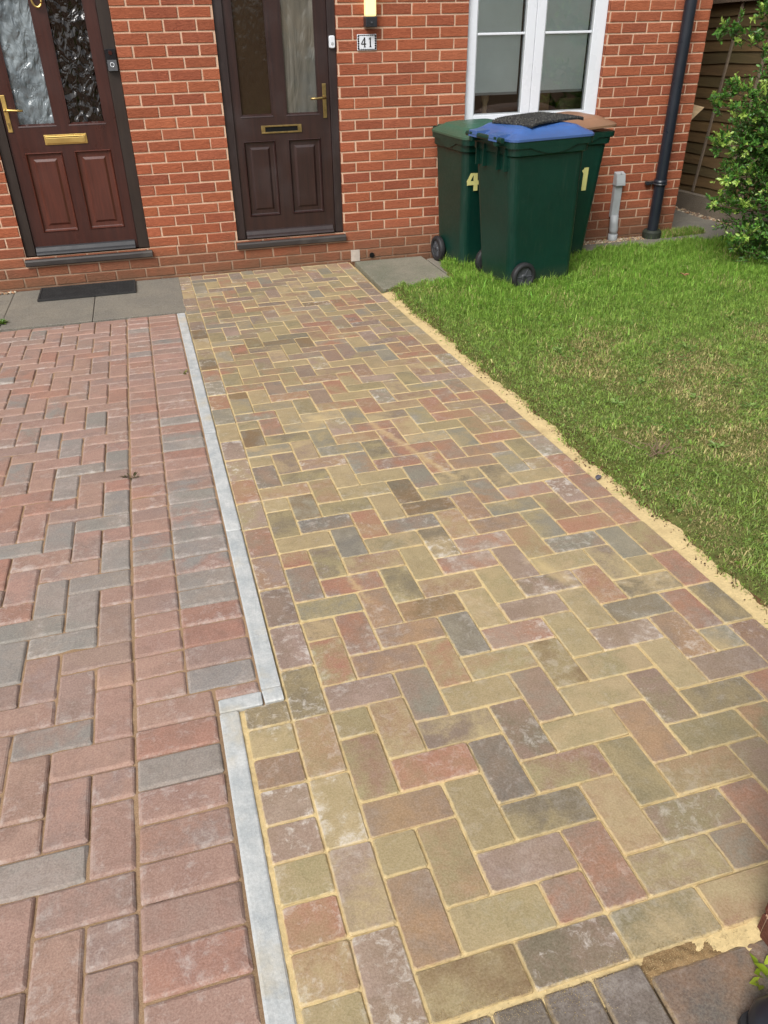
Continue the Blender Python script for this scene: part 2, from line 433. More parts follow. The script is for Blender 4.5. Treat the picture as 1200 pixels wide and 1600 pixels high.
def block(mb, a0, b0, a1, b1, ta, tb, bloom, dz=0.0, inset=.0014, cham=.0034, drop=.0050, tilt=.0018, jit=.0012, inner=.013, frame=cw):
    """one chamfered, slightly uneven paving block with clipped corners"""
    j = lambda: random.uniform(-jit, jit)
    ca = CELL if frame is cw else 1.0
    hz = random.gauss(0, .0011); tx = random.uniform(-tilt, tilt); ty = random.uniform(-tilt, tilt)
    def ring(ins, k, z):
        i = ins / ca; c = k / ca
        P = [(a0 + i + c, b0 + i), (a1 - i - c, b0 + i), (a1 - i, b0 + i + c), (a1 - i, b1 - i - c), (a1 - i - c, b1 - i), (a0 + i + c, b1 - i), (a0 + i, b1 - i - c), (a0 + i, b0 + i + c)]
        out = []
        for (p, q) in P:
            x, y = frame(p, q)
            u = (p - a0) / max(a1 - a0, 1e-6) - .5; v_ = (q - b0) / max(b1 - b0, 1e-6) - .5
            out.append((x + j(), y + j(), gz(x, y) + dz + z + hz + tx * u + ty * v_))
        return out
    r0 = ring(inset, .004, -.045); r1 = ring(inset, .004, -drop); r2 = ring(inset + cham * .45, .0045, -drop * .35); r3 = ring(inset + cham, .005, 0); r4 = ring(inset + cham + inner, .008, 0.0003)
    v = r0 + r1 + r2 + r3 + r4; f = []
    for k in range(4):
        for i in range(8):
            p, q = k * 8 + i, k * 8 + (i + 1) % 8; f.append((p, q, q + 8, p + 8))
    f.append(tuple(range(32, 40)))
    e = [1.0] * 16 + [.95] * 8 + [.7] * 8 + [0.0] * 8
    rn = random.random()
    mb.add(v, f, 0, tint_a=ta, tint_b=tb, rnd=rn, bloom=bloom, edge=e)

CLS = {'T': ((174, 154, 116), (152, 134, 98)), 'O': ((152, 138, 100), (124, 115, 86)), 'R': ((158, 104, 86), (136, 98, 84)),
       'N': ((156, 120, 92), (138, 104, 84)), 'P': ((134, 110, 100), (112, 94, 88)), 'M': ((154, 130, 122), (128, 106, 98)),
       'G': ((122, 120, 112), (136, 131, 115)), 'K': ((94, 94, 96), (112, 110, 104)), 'B': ((112, 84, 54), (124, 102, 70)),
       'D': ((104, 95, 80), (128, 116, 96))}
def jig(c, s=.07):
    k = 1 + random.uniform(-s, s); return tuple(min(1, max(0, v * k * (1 + random.uniform(-.025, .025)))) for v in c)
OVER = {('L', 3, 2): 'K', ('H', 4, 2): 'O', ('L', 6, 1): 'O', ('H', 7, 1): 'N', ('L', 2, 1): 'O', ('H', 3, 1): 'OD', ('L', 5, 0): 'TN', ('H', 6, 0): 'P', ('L', 8, -1): 'PR', ('L', 7, -2): 'G', ('L', 1, 0): 'ON', ('H', 2, 0): 'PM', ('L', 4, -1): 'PR', ('H', 5, -1): 'PO', ('C', 6, -2): 'TN', ('L', 3, -2): 'RP', ('H', 1, -1): 'TO', ('C', 4, -2): 'T', ('C', 2, -2): 'DP', ('C', 0, -2): 'BO', ('L', 0, -1): 'NP', ('H', 1, 3): 'NR', ('H', 8, 2): 'O', ('H', -1, 13): 'R', ('H', 2, 12): 'T', ('L', 4, 11): 'T', ('H', 5, 11): 'RM', ('L', 7, 10): 'PM', ('H', 8, 10): 'TO', ('L', 1, 12): 'O', ('L', 0, 11): 'PG', ('H', 1, 11): 'RP', ('L', 3, 10): 'DO', ('H', 4, 10): 'T', ('L', 6, 9): 'TO', ('H', 7, 9): 'DP', ('S', -1, 10): 'P', ('H', 0, 10): 'GO', ('L', 2, 9): 'PN', ('H', 3, 9): 'NB', ('L', 5, 8): 'OT', ('H', 6, 8): 'PM', ('H', -1, 9): 'T', ('L', 1, 8): 'RP', ('H', 2, 8): 'NP', ('L', 4, 7): 'GK', ('H', 5, 7): 'MR', ('L', 7, 6): 'TO', ('S', -1, 8): 'PM', ('L', 0, 7): 'RO', ('H', 1, 7): 'PN', ('L', 3, 6): 'R', ('H', 4, 6): 'NO', ('L', 6, 5): 'B', ('S', -1, 6): 'OD', ('H', 0, 6): 'MP', ('L', 2, 5): 'GP', ('H', 3, 5): 'T', ('L', 5, 4): 'PG', ('H', -1, 5): 'O', ('L', 1, 4): 'TN', ('H', 2, 4): 'T', ('L', 4, 3): 'PD', ('S', -1, 4): 'ON', ('L', 0, 3): 'O', ('W', -2, 6): 'D', ('W', -2, 5): 'TO', ('W', -2, 4): 'P', ('W', -2, 3): 'MP', ('W', -2, 2): 'PM', ('W', -2, 1): 'OT', ('W', -2, 0): 'NR', ('W', -2, -1): 'NT', ('W', -2, -2): 'TO', ('S', -1, 2): 'OT', ('S', -1, 0): 'TM', ('S', -1, -2): 'MP', ('H', 0, 2): 'NP', ('L', 11, 2): 'RP', ('L', 11, 18): 'O', ('L', 10, 17): 'OG', ('H', 11, 17): 'P', ('E', 12, 16): 'PR', ('H', 10, 16): 'TO', ('L', 9, 16): 'DT', ('E', 12, 14): 'RP', ('L', 11, 14): 'MP', ('H', 9, 15): 'RM', ('L', 10, 13): 'O', ('H', 8, 14): 'GO', ('H', 11, 13): 'T', ('E', 12, 12): 'PR', ('H', 10, 12): 'RN', ('H', 7, 13): 'NP', ('L', 9, 12): 'GO', ('E', 12, 10): 'O', ('L', 11, 10): 'G', ('L', 8, 11): 'NO', ('H', 9, 11): 'PG', ('L', 10, 9): 'T', ('H', 11, 9): 'T', ('E', 12, 8): 'PR', ('L', 9, 8): 'RN', ('H', 10, 8): 'DT', ('E', 12, 6): 'OD', ('L', 8, 7): 'TO', ('H', 9, 7): 'DG', ('L', 11, 6): 'RP', ('H', 8, 6): 'PM', ('L', 10, 5): 'PN', ('H', 11, 5): 'T', ('E', 12, 4): 'P', ('H', 7, 5): 'TO', ('L', 9, 4): 'TO', ('H', 10, 4): 'P', ('H', 6, 4): 'TO', ('L', 8, 3): 'P', ('H', 9, 3): 'OD', ('H', 5, 3): 'OT', ('L', 7, 2): 'NP', ('H', -1, 29): 'B', ('L', 0, 27): 'GO', ('H', 0, 30): 'R', ('L', 1, 28): 'T', ('H', 2, 28): 'RN', ('L', 2, 29): 'PK', ('H', 3, 29): 'PG', ('L', 4, 27): 'P', ('L', 5, 28): 'R', ('H', 6, 28): 'O', ('L', 7, 26): 'M', ('H', 5, 27): 'T', ('H', 8, 26): 'T', ('H', 9, 27): 'O', ('L', 10, 25): 'RP', ('H', 11, 25): 'RN', ('E', 12, 24): 'R', ('H', 1, 27): 'GO', ('L', 3, 26): 'O', ('H', 4, 26): 'R', ('L', 6, 25): 'R', ('H', 7, 25): 'T', ('L', 9, 24): 'NR', ('H', 10, 24): 'P', ('S', -1, 28): 'RN', ('S', -1, 26): 'G', ('S', -1, 24): 'T', ('S', -1, 22): 'M', ('S', -1, 20): 'M', ('S', -1, 18): 'NR', ('S', -1, 16): 'MO', ('S', -1, 14): 'PR', ('S', -1, 12): 'MN', ('H', 0, 26): 'R', ('L', 2, 25): 'TO', ('H', 3, 25): 'GT', ('L', 5, 24): 'OG', ('H', 6, 24): 'T', ('L', 8, 23): 'OG', ('H', 9, 23): 'NR', ('L', 11, 22): 'M', ('H', -1, 25): 'T', ('L', 1, 24): 'PR', ('H', 2, 24): 'T', ('L', 4, 23): 'MO', ('H', 5, 23): 'RP', ('L', 7, 22): 'TN', ('H', 8, 22): 'O', ('L', 10, 21): 'N', ('L', 0, 23): 'BG', ('H', 1, 23): 'OD', ('L', 3, 22): 'GO', ('H', 4, 22): 'NT', ('L', 6, 21): 'PR', ('H', 7, 21): 'T', ('L', 9, 20): 'GO', ('H', 10, 20): 'NR', ('H', 0, 22): 'T', ('L', 2, 21): 'T', ('H', 3, 21): 'OG', ('L', 5, 20): 'OD', ('H', 6, 20): 'RP', ('L', 8, 19): 'RP', ('H', 9, 19): 'NP', ('H', -1, 21): 'T', ('L', 1, 20): 'T', ('H', 2, 20): 'MN', ('L', 4, 19): 'NG', ('H', 5, 19): 'RP', ('L', 7, 18): 'RN', ('H', 8, 18): 'PN', ('L', 0, 19): 'PK', ('H', 1, 19): 'OD', ('L', 3, 18): 'T', ('H', 4, 18): 'TO', ('L', 6, 17): 'GP', ('H', 7, 17): 'TD', ('H', 0, 18): 'TN', ('L', 2, 17): 'ON', ('H', 3, 17): 'TO', ('L', 5, 16): 'DB', ('H', 6, 16): 'GO', ('L', 8, 15): 'NG', ('H', -1, 17): 'OT', ('L', 1, 16): 'B', ('H', 2, 16): 'O', ('L', 4, 15): 'T', ('H', 5, 15): 'DB', ('L', 7, 14): 'PN', ('L', 0, 15): 'OD', ('H', 1, 15): 'PK', ('L', 3, 14): 'RN', ('H', 4, 14): 'PG', ('L', 6, 13): 'TN', ('H', 0, 14): 'T', ('L', 2, 13): 'KG', ('H', 3, 13): 'T', ('L', 5, 12): 'DT', ('H', 6, 12): 'RM'}
path_rects = []
def addr(lst, a0, b0, a1, b1, lim, key):
    A0, B0, A1, B1 = max(a0, lim[0]), max(b0, lim[1]), min(a1, lim[2]), min(b1, lim[3])
    if A1 - A0 > .12 and B1 - B0 > .12: lst.append((A0, B0, A1, B1, key))
LIM = (0, -1, 12, 56.3)
for a in range(-2, 12):
    for k in range(-3, 17):
        b = 4 * k + (a - 1) % 4; addr(path_rects, a, b, a + 1, b + 2, LIM, ('L', a, b))
        b = 4 * k + (a + 2) % 4; addr(path_rects, a, b, a + 2, b + 1, LIM, ('H', a, b))
for k in range(-3, 29):
    addr(path_rects, -1, 2 * k, 0, 2 * k + 2, (-1, -6, 0, 56.3), ('S', -1, 2 * k))
    addr(path_rects, 12, 2 * k, 13, 2 * k + 2, (12, -1, 13, 56.3), ('E', 12, 2 * k))
for k in range(7):
    path_rects.append((2 * k, -2, 2 * k + 2, -1, ('C', 2 * k, -2)))
for k in range(-6, 7):
    path_rects.append((-2.17, k, -1, min(k + 1, 6.82), ('W', -2, k)))
FARPTS = [(1.42, 36.4, 'RB'), (2.58, 37.95, 'B'), (5.48, 37.19, 'BD'), (3.94, 37.44, 'BD'), (-0.53, 35.09, 'BD'), (-0.55, 41.06, 'BD'), (9.67, 45.43, 'RB'), (5.53, 45.19, 'R'), (3.97, 45.81, 'NB'), (8.01, 45.69, 'DB'), (6.96, 42.65, 'P'), (1.37, 41.0, 'M'), (0.9, 42.56, 'G'), (0.51, 33.48, 'R'), (4.64, 43.96, 'P'), (1.64, 49.67, 'R'), (2.42, 50.25, 'R'), (4.17, 32.82, 'P'), (2.75, 33.7, 'P'), (5.39, 28.82, 'R'), (6.42, 29.99, 'R'), (8.01, 41.25, 'N'), (9.71, 41.08, 'R'), (9.31, 37.08, 'PM'), (5.54, 39.4, 'PN'), (5.46, 53.88, 'G'), (4.55, 52.9, 'RN'), (0.48, 52.91, 'G'), (8.78, 48.62, 'G'), (8.58, 44.37, 'GO'), (6.58, 42.05, 'P'), (7.52, 39.09, 'RN')]
PK = .80; mb = MB()
bag = 'T' * 26 + 'O' * 17 + 'N' * 13 + 'P' * 16 + 'M' * 9 + 'R' * 7 + 'G' * 8 + 'K' * 2 + 'D' * 2
for (a0, b0, a1, b1, key) in path_rects:
    c = next((q[2] for q in FARPTS if a0 < q[0] < a1 and b0 < q[1] < b1), None) or OVER.get(key) or random.choice(bag)
    c2 = c[1] if len(c) > 1 else None
    ta = jig(alb(CLS[c[0]][0], PK)); tb = jig(alb(CLS[c2 or random.choice(c[0] * 3 + bag[::5])][0 if c2 else 1], PK))
    bloom = {'M': 1.0, 'P': .6, 'R': .5, 'K': .3, 'D': .8}.get(c[0], .35) * random.uniform(.2, 1.1)
    if key[0] in 'SW': bloom = max(bloom, random.uniform(.3, 1))
    block(mb, a0, b0, a1, b1, ta, tb, bloom)
tag(mb.build('path', M_PATH), kind='structure')

# driveway of older blocks
drv = []
DL = (-17, -6, -4.9, 46.55)
for a in range(-20, -4):
    for k in range(-4, 16):
        b = 4 * k + ((0 - a) % 4) + .8; addr(drv, a + .06, b, a + 1.06, b + 2, DL, ('L', a, int(b)))
        b = 4 * k + ((2 - a) % 4) + .8; addr(drv, a + .06, b, a + 2.06, b + 1, DL, ('H', a, int(b)))
for n in range(-6, 47):
    if n >= 8:
        drv.append((-4.9, n - .1, -3.5, min(n + .9, 46.55), ('I', 0, n))); drv.append((-3.5, n - .1, -1.62, min(n + .9, 46.55), ('J', 0, n)))
    else:
        drv.append((-4.9, n - .1, -2.84, n + .9, ('I', 0, n)))
drv.append((-2.84, 7.42, -1.62, 7.9, ('J', 0, 7)))
DCL = {'D': ((170, 134, 119), (154, 119, 106)), 'R': ((168, 122, 105), (150, 110, 96)), 'G': ((138, 134, 129), (150, 138, 130)), 'P': ((156, 128, 116), (144, 118, 109))}
DOVER = {('J', 0, n): 'G' for n in (9, 11, 12, 13, 14, 15, 16, 17, 18, 19, 20, 24, 25, 8)}
DOVER.update({('J', 0, 9): 'P', ('J', 0, 10): 'R', ('J', 0, 11): 'R', ('J', 0, 12): 'G', ('J', 0, 8): 'G', ('J', 0, 26): 'R', ('J', 0, 27): 'G', ('I', 0, 16): 'G', ('I', 0, 15): 'G', ('I', 0, 5): 'G', ('I', 0, 1): 'P', ('I', 0, 7): 'D', ('I', 0, 6): 'R', ('I', 0, 4): 'D', ('I', 0, 3): 'R', ('I', 0, 2): 'D', ('I', 0, 0): 'R', ('I', 0, -1): 'D'})
DPTS = [(-7.48, 17.73), (-7.41, 13.73), (-6.44, 12.79), (-5.43, 19.77), (-5.45, 15.79), (-5.99, 18.24), (-5.87, 14.35), (-6.92, 11.28), (-7.88, 12.26), (-8.29, 10.72), (-9.42, 23.36), (-7.0, 23.07), (-8.7, 17.1), (-6.82, 3.23), (-6.96, 7.29), (-6.54, 28.44), (-9.55, 27.07), (-8.45, 26.33), (-7.44, 25.44), (-5.44, 23.72), (-8.52, 30.3), (-10.51, 31.89), (-11.4, 36.64), (-5.71, 23.81)]
mb = MB()
for (a0, b0, a1, b1, key) in drv:
    c = 'G' if any(a0 < p < a1 and b0 < q < b1 for p, q in DPTS) else DOVER.get(key) or random.choice('D' * 58 + 'R' * 16 + 'P' * 20 + 'G' * 6)
    ta = jig(alb(DCL[c][0], .80)); tb = jig(alb(DCL[random.choice(c * 3 + 'DP')][1], .80))
    block(mb, a0, b0, a1, b1, ta, tb, random.uniform(.2, 1), -.002, .0022, .0072, .006, .002, .0012, .016)
tag(mb.build('driveway', M_DRIVE), kind='structure')

# jointing sand (new path) and old grit (driveway): one uneven sheet each just under the block faces
def nz2(x, y, s):
    return math.sin(x * s * 1.7 + 1.3 * math.sin(y * s * .9)) * math.sin(y * s * 1.3 + 1.7 * math.sin(x * s * .7 + .5))
def sheet(name, a0, a1, b0, b1, step, zf, mat):
    na = int((a1 - a0) / step) + 1; nb = int((b1 - b0) / step) + 1
    A = a0 + (a1 - a0) * np.arange(na) / (na - 1); B = b0 + (b1 - b0) * np.arange(nb) / (nb - 1)
    v = np.empty((nb, na, 3)); 
    rn = rng.normal(0, 1, (nb, na)); 
    for i, b in enumerate(B):
        for k, a in enumerate(A):
            x, y = cw(a, b); v[i, k] = (x, y, gz(x, y) + zf(a, b, x, y, rn[i, k]))
    idx = np.arange(na * nb).reshape(nb, na)
    q = np.stack([idx[:-1, :-1], idx[:-1, 1:], idx[1:, 1:], idx[1:, :-1]], -1).reshape(-1)
    return np_mesh(name, v.reshape(-1, 3), q, np.full((na - 1) * (nb - 1), 4), mat, None, None, True)
def zsand(a, b, x, y, n):
    z = -.0049 - .0022 * max(0.0, nz2(x + 3, y, 47)) + .0009 * nz2(x, y, 14) + .00055 * n
    if a > 12.99: z += min((a - 12.99) * .012, .007) + .002 * nz2(x, y, 31)
    if b > 46.6 and a > 13.2: z -= .05
    if b < -1.97:                                            # spilled sand at the front edge
        t = min(1, (-1.97 - b) / .3); z += -.007 * t * t + (.003 * nz2(x, y, 40))
        if a > 3.7: z += -.006 * min(1, (a - 3.7) / .5) + .007 * max(0, min(1, (a - 4.8) / 2)) + .0012 * n
        if b < -2.6: z -= .05
    if a < -1.06 and b > 6.86: z -= .03
    if a < -2.29: z -= .02
    return z
tag(sheet('jointing_sand', -2.28, 14.3, -3.2, 56.4, .13, zsand, M_SAND), 'fine yellow jointing sand brushed into the path joints and along the lawn edge', 'sand', kind='stuff')
tag(sheet('joint_grit', -17, -1.5, -6, 46.6, .3, lambda a, b, x, y, n: (-.0088 + .0018 * nz2(x, y, 12) + .0012 * n) - (.05 if (a > -2.7 and b < 6.9) else 0), M_GRIT), 'brown grit in the joints of the older red driveway', 'grit', kind='stuff')

def zdamp(a, b, x, y, n):
    e = max(0, (4.3 - a) / .5, (a - 5.3) / .9, (-2.22 - b) / .25)
    return -.0075 - .012 * e + .0022 * nz2(x, y, 38) + .0022 * nz2(y, x, 90) + .0008 * n
tag(sheet('damp_soil', 3.95, 6.2, -2.5, -1.985, .025, zdamp, M_DAMP), 'dark damp soil showing in the hollow at the broken front edge of the path', 'soil', kind='stuff')
# concrete edging strip with its dog-leg
mb = MB()
def edging(a0, b0, a1, b1):
    block(mb, a0, b0, a1, b1, (.5, .5, .5), (.5, .5, .5), 0, .001, .0008, .003, .003, .001, .0016, .004)
for (b0, b1) in ((7.42, 16.08), (16.12, 25.2), (25.24, 34.3), (34.34, 46.5)): edging(-1.58, b0, -1.03, b1)
edging(-1.58, 6.86, -1.03, 7.40); edging(-2.76, 6.86, -1.6, 7.38)
for (b0, b1) in ((-6, -1.6), (-1.56, 6.84)): edging(-2.78, b0, -2.26, b1)
tag(mb.build('kerb', M_KERB), kind='structure')

# slabs: under the left door, by the wall, round the corner
xy = lambda a, b: (a, b)
mb = MB()
def slab(x0, x1, y0, y1, c, dz=0.0):
    block(mb, x0, y0, x1, y1, c, c, 0, dz, .001, .004, .003, .003, .002, .02, xy)
for x0, x1 in ((-4.15, -3.545), (-3.542, -2.937), (-2.934, -2.342), (-2.339, -1.712)): slab(x0, x1, -.955, -.012, (.3,) * 3)
for x0, x1 in ((.331, .933), (.937, 1.543), (1.547, 2.125), (2.131, 2.846)): slab(x0, x1, -.62, -.13, (.3,) * 3)
slab(2.85, 3.45, -.62, .40, (.3,) * 3, -.003); slab(2.86, 3.42, .41, 1.0, (.3,) * 3, -.004); slab(2.86, 3.42, 1.01, 1.61, (.3,) * 3, -.002); slab(2.86, 3.42, 1.62, 2.3, (.3,) * 3)
slab(3.46, 4.06, -.62, .1, (.3,) * 3, -.002)
tag(mb.build('pavement', M_SLAB), kind='structure')
mb = MB(); slab(-.262, .325, -.875, -.012, (.3,) * 3, .001)
tag(mb.build('doorstep_pavement', M_SLABD), kind='structure')

# dark setts beyond the lower edge of the path
mb = MB()
for k in range(-6, 4):
    c = jig(alb((84, 80, 82))); block(mb, k + .09, -4.3, k + 1.08, -2.05 - .03 * random.random(), c, jig(alb((104, 96, 94))), .6, -.002, .0012, .005, .005, .003)
block(mb, 4.13, -4.6, 6.75, -2.28, alb((86, 84, 86)), alb((128, 98, 80)), .5, -.012, .002, .006, .005, .004)
for a in range(-6, 8):
    for k in (0, 1):
        block(mb, a + .1, -4.7 - 2 * k - 2, a + 1.08, -4.7 - 2 * k, jig(alb((90, 86, 86))), jig(alb((120, 100, 90))), .4, -.02)
tag(mb.build('street_pavement', M_SETT), kind='structure')

# ------------------------------------------------------------------ lawn
def lawn_edge(y):      # x of the turf edge beside the path
    return -.266 + .010 * math.sin(y * 5.1) + .007 * math.sin(y * 13.7 + 1) + .004 * math.sin(y * 37) + (.03 if y > -1.4 else 0) * (y + 1.4)
def lz(x, y):
    d = x - lawn_edge(y)
    t = max(0, min(1, (d + .03) / .10))
    return gz(x, y) - .03 + .045 * t * t * (3 - 2 * t) + .004 * nz2(x, y, 9) + (.004 * nz2(x, y, 30))
def lawn_sheet():
    nx, ny = 150, 230; xs = -.33 + 4.6 * (np.arange(nx) / (nx - 1)) ** 1.6; ys = np.linspace(-6.2, -.42, ny)
    v = np.array([(x, y, lz(x, y) - (.035 if y > -.5 else 0) - (.06 if (y > -.9 and x < .33) else 0)) for y in ys for x in xs])
    idx = np.arange(nx * ny).reshape(ny, nx)
    q = np.stack([idx[:-1, :-1], idx[:-1, 1:], idx[1:, 1:], idx[1:, :-1]], -1).reshape(-1)
    me = np_mesh('lawn', v, q, np.full((nx - 1) * (ny - 1), 4), M_SOIL, None, None, True)
    me.data.materials.append(M_THATCH)
    mi = np.zeros(len(me.data.polygons), np.int32)
    for i, p in enumerate(me.data.polygons):
        c = p.center
        if c.x - lawn_edge(c.y) > .035: mi[i] = 1
    me.data.polygons.foreach_set('material_index', mi)
    return tag(me, kind='structure')
lawn_sheet()

def blades(P, H, Wd, C, bend, name, mat, label, cat):
    """P base points, H heights, W widths, C colours"""
    n = len(P); ang = rng.uniform(0, 2 * np.pi, n); ba = rng.uniform(0, 2 * np.pi, n)
    d = np.stack([np.cos(ang), np.sin(ang), np.zeros(n)], 1); bd = np.stack([np.cos(ba), np.sin(ba), np.zeros(n)], 1)
    up = np.array([0, 0, 1.0]); hw = (Wd / 2)[:, None]; h = H[:, None]; k = bend[:, None]
    mid = P + up * h * .6 * (1 - .25 * k) + bd * h * .32 * k
    tip = P + up * h * (1 - .75 * k) + bd * h * .95 * k
    V = np.stack([P - d * hw, P + d * hw, mid - d * hw * .8, mid + d * hw * .8, tip], 1).reshape(-1, 3)
    o = (np.arange(n) * 5)[:, None]
    F = np.concatenate([o + 0, o + 1, o + 3, o + 2, o + 2, o + 3, o + 4], 1).reshape(-1)
    cc = np.repeat(C, 5, 0)
    ob = np_mesh(name, V, F, np.tile([4, 3], n), mat, cc)
    return tag(ob, label, cat, kind='stuff')

def grass():
    N = 470000
    x = -.3 + 3.5 * rng.random(N); y = -6.0 + 5.65 * rng.random(N)
    # keep what the lens (or one a step aside) can see
    R_ = np.array(RM); c = np.array([-1.845588, -6.492896, 1.883631])
    z = .0315 - .0573 * y
    q = (np.stack([x, y, z], 1) - c) @ R_
    u = 600 + 1226 * q[:, 0] / q[:, 1]
    ed = np.array([lawn_edge(t) for t in y])
    d = x - ed
    dry = np.sin(x * 5.1 + 1.5 * np.sin(y * 3.3)) * np.sin(y * 4.3 + 1.2 * np.sin(x * 4.7)) + .5 * np.sin(x * 13 + y * 9) * np.sin(y * 15 - x * 6)
    for (px, py, pr_) in ((.62, -3.62, .24), (.9, -3.2, .2), (.35, -4.0, .2), (.0, -3.9, .22), (.25, -3.1, .25), (.5, -2.6, .16), (.75, -4.15, .25)):
        dry += 1.1 * np.exp(-((x - px) ** 2 + (y - py) ** 2) / pr_ ** 2)
    keep = (u < 1420) & (d > -.03) & (y < -.40 - .05 * np.sin(x * 9) - .03 * np.sin(x * 23)) & ((x > .34) | (y < -.885 + .02 * np.sin(x * 40)))
    prob = np.clip((d + .03) / .06, .35, 1) * np.where(dry > .75, .62, 1.0)
    keep &= rng.random(N) < prob
    # denser toward the camera-side thin, lush by the bins
    x, y, d, dry = x[keep], y[keep], d[keep], dry[keep]; n = len(x)
    lush = np.clip((y + 3.2) / 1.6, 0, 1) * np.clip((d + .1) / .5, .25, 1)
    P = np.stack([x, y, np.array([lz(a, b) for a, b in zip(x, y)]) - .003], 1)
    H = (.015 + .018 * rng.random(n)) * (1 + 1.0 * lush) * np.where(d < .03, 1.15, np.clip(d / .09, .75, 1))
    cl = np.sin(x * 37 + 2 * np.sin(y * 29)) * np.sin(y * 41 + 2 * np.sin(x * 31)); cl2 = np.sin(x * 17 - y * 8) * np.sin(y * 21 + x * 5)
    H *= 1 + .35 * cl + .2 * cl2
    tall = rng.random(n) < .035; H[tall] *= 1.8
    nb = (y > -1.25) & (x < 1.5) & (x > .3); H[nb] *= 1.2
    W = .0024 + .0020 * rng.random(n)
    g1 = np.array(alb((102, 148, 46), 1)); g2 = np.array(alb((156, 186, 84), 1)); g3 = np.array(alb((132, 148, 86), 1)); st = np.array(alb((206, 190, 134), 1)); dk = np.array(alb((122, 100, 66)))
    t = rng.random(n)[:, None]; l = lush[:, None]
    C = (g1 * (1 - t) + g2 * t) * (l) + (g3 * (1 - t) + g2 * t * .95) * (1 - l)
    s = rng.random(n) < np.clip(.17 + .45 * (dry - .3), .06, .7) * (1 - .7 * lush)
    C[s] = st * (.6 + .5 * rng.random((s.sum(), 1)))
    s2 = (d < .10) & (rng.random(n) < .25); C[s2] = dk
    C *= rng.uniform(.62, 1.3, (n, 1)) * (1 + .16 * cl + .1 * cl2)[:, None]
    wsel = rng.random(n) < .03; W[wsel] *= 2.6; C[wsel] *= np.array([.95, 1.1, 1.0])
    bend = np.clip(rng.beta(2, 2.2, n) + .25 * (1 - lush), 0, 1)
    blades(P, H, W, C, bend, 'grass', M_GRASS, 'mown green lawn grass with thin straw-coloured patches beside the path', 'grass')
    # rough tuft of grass at the foot of the drainpipe and along the slab joints
    n = 2600; x = 2.56 + .48 * rng.random(n); y = -.02 - .15 * rng.random(n) + .1 * (x - 2.56)
    P = np.stack([x, y, np.array([gz(a, b) for a, b in zip(x, y)]) - .004], 1)
    H = .03 + .06 * rng.random(n); W = .003 + .002 * rng.random(n)
    t = rng.random((n, 1)); C = (g1 * (1 - t) + g2 * t) * rng.uniform(.7, 1.1, (n, 1))
    k = rng.random(n) < .25; C[k] = st * .8
    blades(P, H, W, C, rng.beta(2, 2, n), 'grass_tuft', M_GRASS, 'rough grass growing out of the gravel at the foot of the black drainpipe', 'grass')
grass()

def scatter_stones(name, regions, label):
    ico = bmesh.new(); bmesh.ops.create_icosphere(ico, subdivisions=1, radius=1)
    bv = np.array([v.co[:] for v in ico.verts]); ico.verts.index_update(); bf = np.array([[v.index for v in f.verts] for f in ico.faces]); ico.free()
    V = []; F = []; C = []; o = 0
    pal = [alb(c) for c in ((206, 184, 150), (176, 148, 118), (150, 128, 108), (222, 208, 184), (128, 112, 100), (186, 140, 104))]
    for (x0, x1, y0, y1, n, dz) in regions:
        for _ in range(n):
            x, y = random.uniform(x0, x1), random.uniform(y0, y1); s = random.uniform(.006, .014)
            sc = np.array([s * random.uniform(.8, 1.5), s * random.uniform(.7, 1.1), s * random.uniform(.5, .8)])
            a = random.uniform(0, 6.28); r = np.array([[math.cos(a), -math.sin(a), 0], [math.sin(a), math.cos(a), 0], [0, 0, 1]])
            p = (bv * (1 + .18 * rng.normal(size=(len(bv), 1)))) * sc @ r.T + np.array([x, y, gz(x, y) + dz + s * .3])
            V.append(p); F.append(bf + o); o += len(bv); C.append(np.repeat([np.array(random.choice(pal)) * random.uniform(.75, 1.1)], len(bv), 0))
    V = np.concatenate(V); F = np.concatenate(F); C = np.concatenate(C)
    ob = np_mesh(name, V, F.reshape(-1), np.full(len(F), 3), M_STONE, C)
    return tag(ob, label, 'gravel', kind='stuff')
t = NT('gravel_stone'); M_STONE = t.fin(t.mix(t.ramp(t.noise(150, 4), .35, .7, 0, .3), t.attr('tint'), (.1, .08, .06)), .8, t.bump(t.noise(200, 3), .4, .002), .3)
scatter_stones('gravel', [(1.25, 2.78, -.125, -.006, 2300, -.012), (3.42, 3.62, -.3, 2.2, 1500, -.02), (2.76, 2.86, 0.02, 1.6, 300, -.02), (-3.3, -2.93, -.05, -.005, 120, 0)], 'small beige gravel along the foot of the brick wall and the fence')

# ------------------------------------------------------------------ the brick house
house = empty('brick_house', (0, 0, 0))
tag(house, 'red brick terraced house front with two dark wooden doors and a white window', 'house')
CORNER = 2.757
